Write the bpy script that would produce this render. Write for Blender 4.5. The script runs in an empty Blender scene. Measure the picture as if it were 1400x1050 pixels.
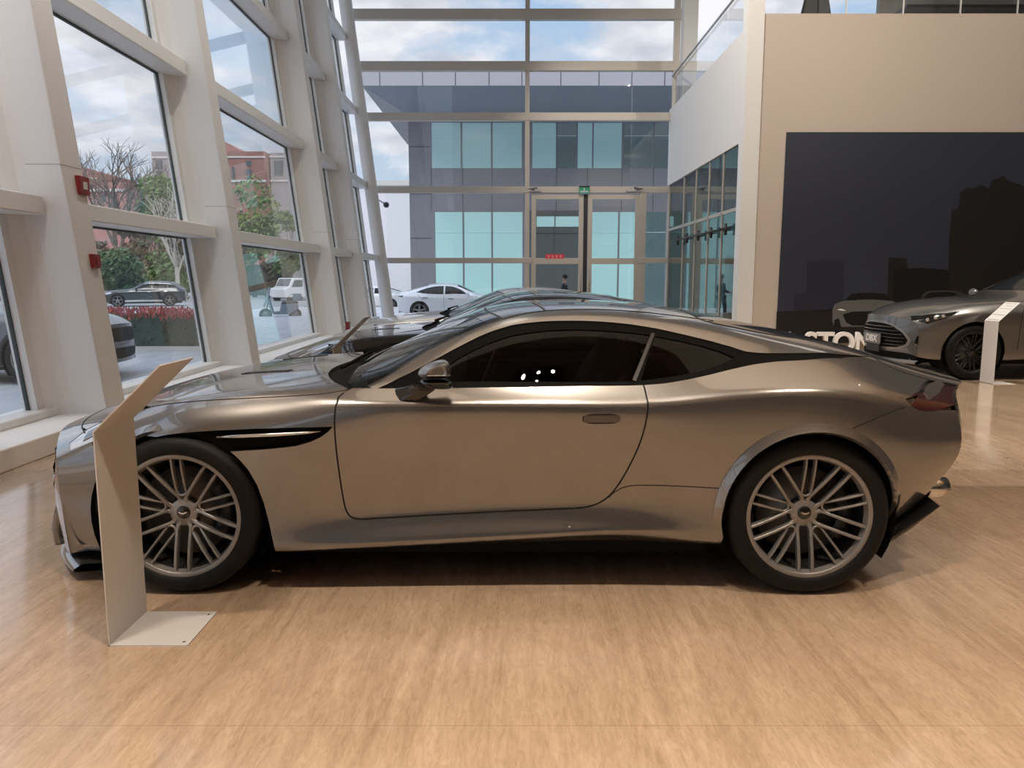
import bpy, bmesh, math, random
import numpy as np
from mathutils import Vector, Matrix, Euler
from mathutils.bvhtree import BVHTree
from mathutils.geometry import delaunay_2d_cdt
PI = math.pi
random.seed(7)
SC = bpy.context.scene
COL = SC.collection
C = COL
# ------------------------------------------------------------------ camera
F, H = 1050.0, 1.41
TH = math.atan(144 / 1050.0)
CT, ST = math.cos(TH), math.sin(TH)
cam = bpy.data.cameras.new('camera')
cam.sensor_width = 36
cam.lens = F / 1400 * 36
cam.clip_end = 2000
cam_ob = bpy.data.objects.new('camera', cam)
COL.objects.link(cam_ob)
cam_ob.location = (0, 0, H)
cam_ob.rotation_euler = (PI / 2 - TH, 0, 0)
SC.camera = cam_ob
def ray(px, py):
    a = (px - 700) / F
    b = (525 - py) / F
    return Vector((a, CT + b * ST, b * CT - ST))
def at_y(px, py, Y):
    r = ray(px, py); t = Y / r[1]
    return Vector((r[0] * t, Y, H + r[2] * t))
def at_z(px, py, Z=0.0):
    r = ray(px, py); t = (Z - H) / r[2]
    return Vector((r[0] * t, r[1] * t, Z))
# ------------------------------------------------------------------ objects
def link(name, me, parent=None):
    o = bpy.data.objects.new(name, me)
    COL.objects.link(o)
    if parent is not None:
        o.parent = parent
    return o
def tag(o, label, cat, group=None, kind=None):
    o['label'] = label
    o['category'] = cat
    if group: o['group'] = group
    if kind: o['kind'] = kind
    return o
def thing(name, label, cat, loc=(0, 0, 0), rotz=0.0, group=None):
    o = bpy.data.objects.new(name, None)
    o.empty_display_size = 0.1
    COL.objects.link(o)
    o.location = loc
    o.rotation_euler = (0, 0, rotz)
    return tag(o, label, cat, group)
def struct(o):
    o['kind'] = 'structure'
    return o
def copy_tree(o, parent=None, swap=None):
    c = o.copy()
    COL.objects.link(c)
    if parent is not None:
        c.parent = parent
    if swap and c.type == 'MESH':
        hit = [m for m in c.data.materials if m and m.name in swap]
        if hit:
            key = c.data.name + '|' + '|'.join(sorted(swap.values()))
            me = bpy.data.meshes.get(key)
            if me is None:
                me = c.data.copy()
                me.name = key
                for i, m in enumerate(me.materials):
                    if m and m.name in swap:
                        me.materials[i] = bpy.data.materials[swap[m.name]]
            c.data = me
    for ch in list(o.children):
        copy_tree(ch, c, swap)
    return c
class MB:
    """collects shapes, then builds ONE mesh object"""
    def __init__(s):
        s.v = []; s.f = []; s.sm = []
    def add(s, verts, faces, smooth=False):
        n = len(s.v)
        s.v += [tuple(v) for v in verts]
        s.f += [tuple(i + n for i in f) for f in faces]
        s.sm += [smooth] * len(faces)
        return s
    def box(s, a, b, M=None):
        x0, y0, z0 = a; x1, y1, z1 = b
        vs = [Vector(p) for p in ((x0,y0,z0),(x1,y0,z0),(x1,y1,z0),(x0,y1,z0),(x0,y0,z1),(x1,y0,z1),(x1,y1,z1),(x0,y1,z1))]
        if M is not None: vs = [M @ v for v in vs]
        return s.add(vs, [(0,3,2,1),(4,5,6,7),(0,1,5,4),(1,2,6,5),(2,3,7,6),(3,0,4,7)])
    def hexa(s, vs):
        return s.add(vs, [(0,3,2,1),(4,5,6,7),(0,1,5,4),(1,2,6,5),(2,3,7,6),(3,0,4,7)])
    def prism(s, poly, a, b, fn=None, smooth=False):
        """polygon (list of 2-tuples), extruded between a and b; fn(p, t) -> 3D"""
        n = len(poly)
        lo = [fn(p, a) for p in poly]; hi = [fn(p, b) for p in poly]
        fs = [tuple(range(n))[::-1], tuple(range(n, 2 * n))]
        s.add(lo + hi, fs)
        k = len(s.v) - 2 * n
        for i in range(n):
            j = (i + 1) % n
            s.f.append((k + i, k + j, k + n + j, k + n + i)); s.sm.append(smooth)
        return s
    def tube(s, pts, r, n=8, cap=True, smooth=True):
        pts = [Vector(p) for p in pts]
        rr = r if isinstance(r, (list, tuple)) else [r] * len(pts)
        rings = []
        prev = None
        for i, p in enumerate(pts):
            if i == 0: d = pts[1] - p
            elif i == len(pts) - 1: d = p - pts[i - 1]
            else: d = (pts[i + 1] - p).normalized() + (p - pts[i - 1]).normalized()
            d.normalize()
            if prev is None:
                a = d.orthogonal().normalized()
            else:
                a = (prev - d * prev.dot(d))
                a = a.normalized() if a.length > 1e-6 else d.orthogonal().normalized()
            prev = a
            b = d.cross(a)
            rings.append([p + (a * math.cos(2 * PI * k / n) + b * math.sin(2 * PI * k / n)) * rr[i] for k in range(n)])
        base = len(s.v)
        vs = [v for r_ in rings for v in r_]
        fs = []
        for i in range(len(rings) - 1):
            for k in range(n):
                l = (k + 1) % n
                fs.append((i * n + k, i * n + l, (i + 1) * n + l, (i + 1) * n + k))
        s.add(vs, fs, smooth)
        if cap:
            m = len(rings) - 1
            s.f += [tuple(base + k for k in range(n))[::-1], tuple(base + m * n + k for k in range(n))]
            s.sm += [False, False]
        return s
    def lathe(s, prof, n=48, M=None, smooth=True, closed=False):
        """profile [(r, h)] turned about local z"""
        M = M or Matrix()
        vs = []
        for r, h in prof:
            for k in range(n):
                a = 2 * PI * k / n
                vs.append(M @ Vector((r * math.cos(a), r * math.sin(a), h)))
        fs = []
        m = len(prof)
        for i in range(m if closed else m - 1):
            j = (i + 1) % m
            for k in range(n):
                l = (k + 1) % n
                fs.append((i * n + k, i * n + l, j * n + l, j * n + k))
        return s.add(vs, fs, smooth)
    def grid(s, rows, smooth=True, flip=False):
        nu, nv = len(rows), len(rows[0])
        vs = [p for r in rows for p in r]
        fs = []
        for i in range(nu - 1):
            for j in range(nv - 1):
                q = (i * nv + j, i * nv + j + 1, (i + 1) * nv + j + 1, (i + 1) * nv + j)
                fs.append(q[::-1] if flip else q)
        return s.add(vs, fs, smooth)
    def ball(s, c, r, n=10, sc=(1, 1, 1)):
        rows = []
        for i in range(n + 1):
            t = PI * i / n
            rows.append([Vector((c[0] + r * sc[0] * math.sin(t) * math.cos(2 * PI * k / (2 * n)), c[1] + r * sc[1] * math.sin(t) * math.sin(2 * PI * k / (2 * n)), c[2] + r * sc[2] * math.cos(t))) for k in range(2 * n + 1)])
        return s.grid(rows)
    def build(s, name, mat, parent=None, bevel=0, sharp=None):
        me = bpy.data.meshes.new(name)
        me.from_pydata([tuple(v) for v in s.v], [], s.f)
        me.polygons.foreach_set('use_smooth', s.sm)
        if mat: me.materials.append(mat)
        me.update()
        o = link(name, me, parent)
        if bevel:
            b = o.modifiers.new('bevel', 'BEVEL'); b.width = bevel; b.segments = 2; b.limit_method = 'ANGLE'; b.angle_limit = 0.6
            b.harden_normals = False
        return o
def extrude_poly(name, poly3, depth_vec, mat, parent=None):
    """flat polygon given as 3D points, thickened along depth_vec"""
    mb = MB(); n = len(poly3)
    d = Vector(depth_vec)
    vs = [Vector(p) for p in poly3] + [Vector(p) + d for p in poly3]
    fs = [tuple(range(n)), tuple(range(n, 2 * n))[::-1]] + [(i, i + n, (i + 1) % n + n, (i + 1) % n) for i in range(n)]
    mb.add(vs, fs)
    return mb.build(name, mat, parent)
# ------------------------------------------------------------------ materials
M = {}
def mat(name, col=(0.5, 0.5, 0.5), rough=0.5, metal=0.0, coat=0.0, spec=0.5, emit=None, estr=1.0, **kw):
    m = bpy.data.materials.new(name)
    m.use_nodes = True
    b = m.node_tree.nodes['Principled BSDF']
    b.inputs['Base Color'].default_value = (*col, 1)
    b.inputs['Roughness'].default_value = rough
    b.inputs['Metallic'].default_value = metal
    b.inputs['Coat Weight'].default_value = coat
    b.inputs['Coat Roughness'].default_value = kw.get('coat_rough', 0.02)
    b.inputs['Specular IOR Level'].default_value = spec
    if emit:
        b.inputs['Emission Color'].default_value = (*emit, 1)
        b.inputs['Emission Strength'].default_value = estr
    M[name] = m
    return m
def nodes_of(m):
    nt = m.node_tree
    return nt, nt.nodes, nt.links, nt.nodes['Principled BSDF']
def noise_tint(m, scale, c0, c1, stretch=(1, 1, 1), detail=4, lo=0.35, hi=0.65, bump=0.0, coord='Object', dist=0.01):
    """two-colour noise on the base colour (real material variation), optional bump"""
    nt, N, L, b = nodes_of(m)
    tc = N.new('ShaderNodeTexCoord'); mp = N.new('ShaderNodeMapping')
    mp.inputs['Scale'].default_value = stretch
    nz = N.new('ShaderNodeTexNoise'); nz.inputs['Scale'].default_value = scale; nz.inputs['Detail'].default_value = detail
    rp = N.new('ShaderNodeValToRGB')
    rp.color_ramp.elements[0].position = lo; rp.color_ramp.elements[0].color = (*c0, 1)
    rp.color_ramp.elements[1].position = hi; rp.color_ramp.elements[1].color = (*c1, 1)
    L.new(tc.outputs[coord], mp.inputs[0]); L.new(mp.outputs[0], nz.inputs['Vector'])
    L.new(nz.outputs['Fac'], rp.inputs[0]); L.new(rp.outputs[0], b.inputs['Base Color'])
    if bump:
        bp = N.new('ShaderNodeBump'); bp.inputs['Strength'].default_value = bump; bp.inputs['Distance'].default_value = dist
        L.new(nz.outputs['Fac'], bp.inputs['Height']); L.new(bp.outputs[0], b.inputs['Normal'])
    return m
def glass(name, tint=(1, 1, 1), ior=1.45, rough=0.0, refl=(1, 1, 1), body=None, body_fac=0.0):
    """thin pane: see-through plus Fresnel reflection"""
    m = bpy.data.materials.new(name); m.use_nodes = True
    nt = m.node_tree; N = nt.nodes; L = nt.links
    N.remove(N['Principled BSDF'])
    out = N['Material Output']
    tr = N.new('ShaderNodeBsdfTransparent'); tr.inputs[0].default_value = (*tint, 1)
    gl = N.new('ShaderNodeBsdfGlossy'); gl.inputs['Roughness'].default_value = rough; gl.inputs[0].default_value = (*refl, 1)
    f0 = ((ior - 1) / (ior + 1)) ** 2
    lw = N.new('ShaderNodeLayerWeight'); lw.inputs[0].default_value = 0.5
    pw = N.new('ShaderNodeMath'); pw.operation = 'POWER'; pw.inputs[1].default_value = 5
    L.new(lw.outputs['Facing'], pw.inputs[0])
    fr = N.new('ShaderNodeMapRange'); fr.inputs['To Min'].default_value = f0; fr.inputs['To Max'].default_value = 1.0
    L.new(pw.outputs[0], fr.inputs['Value'])
    mx = N.new('ShaderNodeMixShader')
    L.new(fr.outputs[0], mx.inputs[0]); L.new(tr.outputs[0], mx.inputs[1]); L.new(gl.outputs[0], mx.inputs[2])
    if body:
        df = N.new('ShaderNodeBsdfDiffuse'); df.inputs[0].default_value = (*body, 1)
        m2 = N.new('ShaderNodeMixShader'); m2.inputs[0].default_value = body_fac
        L.new(tr.outputs[0], m2.inputs[1]); L.new(df.outputs[0], m2.inputs[2]); L.new(m2.outputs[0], mx.inputs[1])
    L.new(mx.outputs[0], out.inputs[0])
    M[name] = m
    return m
LW, LF, LA, SKY, EXPO, SUN = .23, 4.5, .55, 1.06, 0.0, 1.85
# ------------------------------------------------------------------ car bodies
def pchip(xs, ys):
    xs = np.array(xs, float); ys = np.array(ys, float)
    h = np.diff(xs); d = np.diff(ys) / h
    n = len(xs); m = np.zeros(n)
    for i in range(1, n - 1):
        if d[i - 1] * d[i] > 0:
            w1 = 2 * h[i] + h[i - 1]; w2 = h[i] + 2 * h[i - 1]
            m[i] = (w1 + w2) / (w1 / d[i - 1] + w2 / d[i])
    m[0] = d[0]; m[-1] = d[-1]
    def f(x):
        x = np.clip(np.asarray(x, float), xs[0], xs[-1])
        k = np.clip(np.searchsorted(xs, x) - 1, 0, n - 2)
        t = (x - xs[k]) / h[k]
        return ((1 + 2 * t) * (1 - t) ** 2 * ys[k] + t * (1 - t) ** 2 * h[k] * m[k] + t * t * (3 - 2 * t) * ys[k + 1] + t * t * (t - 1) * h[k] * m[k + 1])
    return f
class Body:
    """bicubic B-spline body half (near side is y < 0), control points P[u, v] = (x, y, z)"""
    def __init__(s, P, ground=None):
        s.P = P
        nu, nv, _ = P.shape
        s.nu, s.nv = nu, nv
        Q = np.zeros((nu + 2, nv + 2, 3))
        Q[1:-1, 1:-1] = P
        Q[0, 1:-1] = 2 * P[0] - P[1]; Q[-1, 1:-1] = 2 * P[-1] - P[-2]
        Q[:, 0] = 2 * Q[:, 1] - Q[:, 2]
        mir = Q[:, -3].copy(); mir[:, 1] *= -1
        Q[:, -1] = mir
        s.Q = Q
        NU, NV = (nu - 1) * 6 + 1, (nv - 1) * 6 + 1
        s.gu = np.linspace(0, nu - 1, NU); s.gv = np.linspace(0, nv - 1, NV)
        U, V = np.meshgrid(s.gu, s.gv, indexing='ij')
        G = s.ev(U.ravel(), V.ravel())
        s.NV = NV
        fs = []; s.fuv = []
        for i in range(NU - 1):
            for j in range(NV - 1):
                a = i * NV + j
                fs += [(a, a + 1, a + NV + 1), (a, a + NV + 1, a + NV)]
        s.G = G; s.fs = fs
        s.bvh = BVHTree.FromPolygons([Vector(p) for p in G], fs)
    def basis(s, t, n):
        i = np.clip(np.floor(t).astype(int), 0, n - 2); f = t - i
        w = np.stack([(1 - f) ** 3, 3 * f ** 3 - 6 * f ** 2 + 4, -3 * f ** 3 + 3 * f ** 2 + 3 * f + 1, f ** 3], -1) / 6
        return i, w
    def ev(s, u, v):
        u = np.clip(np.asarray(u, float), 0, s.nu - 1); v = np.clip(np.asarray(v, float), 0, s.nv - 1)
        i, wu = s.basis(u, s.nu); j, wv = s.basis(v, s.nv)
        out = np.zeros((len(u), 3))
        for a in range(4):
            for b in range(4):
                out += (wu[:, a] * wv[:, b])[:, None] * s.Q[i + a, j + b]
        return out
    def nrm(s, u, v):
        e = 0.02
        u = np.clip(np.asarray(u, float), 0, s.nu - 1); v = np.clip(np.asarray(v, float), 0, s.nv - 1)
        du = s.ev(np.minimum(u + e, s.nu - 1), v) - s.ev(np.maximum(u - e, 0), v)
        dv = s.ev(u, np.minimum(v + e, s.nv - 1)) - s.ev(u, np.maximum(v - e, 0))
        n = np.cross(du, dv)
        at = v > s.nv - 1 - 1e-6
        l = np.linalg.norm(n, axis=1, keepdims=True); l[l < 1e-12] = 1
        n = n / l
        n[at, 1] = 0
        l = np.linalg.norm(n, axis=1, keepdims=True); l[l < 1e-12] = 1
        return n / l          # x rearward cross v upward: points to -y on the near side
    def _uv(s, loc, fi):
        a, b, c = s.fs[fi]
        A, B, Cc = (Vector(s.G[k]) for k in (a, b, c))
        # barycentric
        v0, v1, v2 = B - A, Cc - A, loc - A
        d00, d01, d11, d20, d21 = v0 @ v0, v0 @ v1, v1 @ v1, v2 @ v0, v2 @ v1
        de = d00 * d11 - d01 * d01
        if abs(de) < 1e-16: w1 = w2 = 0.33
        else:
            w1 = (d11 * d20 - d01 * d21) / de; w2 = (d00 * d21 - d01 * d20) / de
        w0 = 1 - w1 - w2
        f = lambda k: np.array([s.gu[k // s.NV], s.gv[k % s.NV]])
        r = w0 * f(a) + w1 * f(b) + w2 * f(c)
        return (float(r[0]), float(r[1]))
    def cast(s, o, d):
        loc, n, fi, _ = s.bvh.ray_cast(Vector(o), Vector(d).normalized())
        if fi is None:
            best = None
            d = Vector(d).normalized()
            t0 = max(0.0, -Vector(o).dot(d) - 4)
            for k in range(161):
                p = Vector(o) + d * (t0 + k * 0.05)
                l2, _, f2, dist = s.bvh.find_nearest(p)
                if best is None or dist < best[0]: best = (dist, l2, f2)
            loc, fi = best[1], best[2]
        return s._uv(loc, fi)
    def xz(s, x, z): return s.cast((x, -5, z), (0, 1, 0))
    def xy(s, x, y): return s.cast((x, -abs(y), 5), (0, 0, -1))
    def near(s, p):
        loc, n, fi, d = s.bvh.find_nearest(Vector(p))
        return s._uv(loc, fi)
    def at(s, uv): return Vector(s.ev([uv[0]], [uv[1]])[0])
    def path(s, pts, step=0.03):
        """resample a uv polyline finely"""
        out = []
        for i in range(len(pts) - 1):
            a, b = s.at(pts[i]), s.at(pts[i + 1])
            k = max(1, int((b - a).length / step))
            for q in range(k):
                t = q / k
                out.append((pts[i][0] * (1 - t) + pts[i + 1][0] * t, pts[i][1] * (1 - t) + pts[i + 1][1] * t))
        out.append(pts[-1])
        return out
    def panel(s, loops, step=0.03, off=0.0, flange=0.012, disp=None):
        """outer uv loop (+ hole loops) -> dict of verts / faces / loop normals; off lifts along the normal"""
        S = np.array([0.2, 0.1])
        res = []
        for lp in loops:
            r = s.path(list(lp) + [lp[0]], step)[:-1]
            res.append(np.array(r) * S)
        pts = []; edges = []
        for r in res:
            b = len(pts); n = len(r)
            pts += [tuple(p) for p in r]
            edges += [(b + i, b + (i + 1) % n) for i in range(n)]
        outer = res[0]
        lo = outer.min(0); hi = outer.max(0)
        nx = int((hi[0] - lo[0]) / step) + 1; ny = int((hi[1] - lo[1]) / (step * .8)) + 1
        gx, gy = np.meshgrid(lo[0] + (np.arange(nx) + .5) * step, lo[1] + (np.arange(ny) + .5) * step * .8, indexing='ij')
        q = np.stack([gx.ravel(), gy.ravel()], -1)
        def inside(q, poly):
            x, y = q[:, 0], q[:, 1]; c = np.zeros(len(q), bool); n = len(poly)
            for i in range(n):
                x0, y0 = poly[i]; x1, y1 = poly[(i + 1) % n]
                if y0 == y1: continue
                k = ((y0 > y) != (y1 > y)) & (x < (x1 - x0) * (y - y0) / (y1 - y0) + x0)
                c ^= k
            return c
        def dist(q, poly):
            d = np.full(len(q), 1e9); n = len(poly)
            for i in range(n):
                a = poly[i]; b = poly[(i + 1) % n]; ab = b - a; L = (ab @ ab) or 1e-12
                t = np.clip(((q - a) @ ab) / L, 0, 1)
                d = np.minimum(d, np.hypot(*(q - a - t[:, None] * ab).T))
            return d
        keep = inside(q, outer)
        for r in res[1:]: keep &= ~inside(q, r)
        q = q[keep]
        for r in res: q = q[dist(q, r) > step * .35] if len(q) else q
        pts += [tuple(p) for p in q]
        r = delaunay_2d_cdt([Vector(p) for p in pts], edges, [], 0, 1e-7)
        V = np.array([tuple(v) for v in r[0]]); T = r[2]
        cen = np.array([np.mean(V[list(t)], 0) for t in T]).reshape(-1, 2)
        if not len(T): print('EMPTY PANEL', loops)
        ok = inside(cen, outer)
        for h in res[1:]: ok &= ~inside(cen, h)
        T = [t for t, k in zip(T, ok) if k]
        uv = V / S
        Pn = s.nrm(uv[:, 0], uv[:, 1]); Pp = s.ev(uv[:, 0], uv[:, 1])
        o = np.full(len(Pp), off) if disp is None else np.array([disp(p) for p in Pp]) + off
        Pp = Pp + Pn * o[:, None]
        Ta = np.array(T)
        nn = np.cross(Pp[Ta[:, 1]] - Pp[Ta[:, 0]], Pp[Ta[:, 2]] - Pp[Ta[:, 0]])
        tw = V[Ta[:, 1]] - V[Ta[:, 0]]; tv = V[Ta[:, 2]] - V[Ta[:, 0]]
        ccw = np.sign(tw[:, 0] * tv[:, 1] - tw[:, 1] * tv[:, 0]); ccw[ccw == 0] = 1
        sgn = np.sign(np.sum(ccw * np.einsum('ij,ij->i', nn, Pn[Ta[:, 0]])))
        # every triangle keeps the winding it has in the (u, v) plane, so slivers never flip
        faces = [(int(a), int(b), int(c)) if k * sgn > 0 else (int(a), int(c), int(b)) for (a, b, c), k in zip(T, ccw)]
        if disp is not None:
            G = np.zeros_like(Pp)
            for t in faces:
                n = np.cross(Pp[t[1]] - Pp[t[0]], Pp[t[2]] - Pp[t[0]])
                for i in t: G[i] += n
            l = np.linalg.norm(G, axis=1, keepdims=True); l[l < 1e-12] = 1
            Pn = G / l
        used = {}
        for t in faces:
            for i in range(3):
                e = (t[i], t[(i + 1) % 3]); used[e] = 1
        bnd = [e for e in used if (e[1], e[0]) not in used]
        vs = [Vector(p) for p in Pp]; ns = [Vector(n) for n in Pn]
        fl = []
        if flange:
            ids = {}
            for a, b in bnd:
                # the seam on the centre line gets no return edge
                if uv[a][1] > s.nv - 1 - 1e-4 and uv[b][1] > s.nv - 1 - 1e-4: continue
                for k in (a, b):
                    if k not in ids:
                        ids[k] = len(vs); vs.append(Vector(Pp[k] - Pn[k] * flange)); ns.append(ns[k])
                fl.append((b, a, ids[a], ids[b]))
        return dict(v=vs, n=ns, f=faces, fl=fl)
def panel_object(name, mt, parent, parts, mirror=False, both=False):
    """parts: list of panel dicts. mirror -> far side only; both -> near + far halves in one mesh"""
    vs, fs, nl, sm = [], [], [], []
    def put(d, flip):
        b = len(vs)
        vs.extend([(v.x, -v.y if flip else v.y, v.z) for v in d['v']])
        N = [Vector((n.x, -n.y if flip else n.y, n.z)) for n in d['n']]
        for t in d['f']:
            t = t[::-1] if flip else t
            fs.append(tuple(i + b for i in t)); nl.extend([N[i] for i in t]); sm.append(True)
        for t in d['fl']:
            t = t[::-1] if flip else t
            fs.append(tuple(i + b for i in t))
            p = [Vector(vs[i + b]) for i in t]
            n = (p[1] - p[0]).cross(p[2] - p[1])
            n = n.normalized() if n.length > 1e-12 else N[t[0]]
            nl.extend([n] * 4); sm.append(True)
    for d in parts:
        if not mirror: put(d, False)
        if mirror or both: put(d, True)
    me = bpy.data.meshes.new(name)
    me.from_pydata(vs, [], fs)
    me.polygons.foreach_set('use_smooth', sm)
    me.materials.append(mt)
    me.update()
    me.normals_split_custom_set([tuple(n) for n in nl])
    return link(name, me, parent)
def ribbon(body, uvs, width, off=0.0015, step=0.02):
    """thin strip following a uv path on the body (panel gaps, mouldings)"""
    r = body.path(uvs, step)
    if len(r) > 6:
        q = np.array(r); q2 = q.copy()
        for _ in range(2):
            q2[2:-2] = (q[:-4] + q[1:-3] + q[2:-2] + q[3:-1] + q[4:]) / 5; q = q2.copy()
        r = [tuple(p) for p in q]
    u = np.array([p[0] for p in r]); v = np.array([p[1] for p in r])
    P = body.ev(u, v); N = body.nrm(u, v)
    T = np.gradient(P, axis=0); T /= np.maximum(np.linalg.norm(T, axis=1, keepdims=True), 1e-9)
    B = np.cross(N, T)
    vs, ns, fs, fl = [], [], [], []
    for p, n, b in zip(P, N, B):
        for k, o in ((-.5, -.002), (-.5, off), (.5, off), (.5, -.002)):
            vs.append(Vector(p + b * width * k + n * o)); ns.append(Vector(n))
    f = []
    for i in range(len(P) - 1):
        for j in range(3):
            q = (i * 4 + j, i * 4 + j + 1, i * 4 + j + 5, i * 4 + j + 4)
            f.append(q)
    # orient outward
    a, b, c, d = f[1]
    if (vs[b] - vs[a]).cross(vs[c] - vs[b]).dot(ns[a]) < 0: f = [q[::-1] for q in f]
    return dict(v=vs, n=ns, f=f, fl=[])
# ------------------------------------------------------------------ the grand-touring coupe
CX0, CYC = -1.485, 4.25          # world position of the front axle centre (x) and of the centre line (y)
def px_ray_local(px, py):
    return Vector((-CX0, -CYC, H)), ray(px, py)
XS = [-.9, -.75, -.6, -.45, -.3, -.15, 0, .15, .3, .45, .6, .75, .9, 1.05, 1.2, 1.4, 1.6, 1.8, 2.0, 2.2, 2.4, 2.6, 2.8, 3.0, 3.2, 3.35, 3.5, 3.62, 3.74, 3.84]
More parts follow.
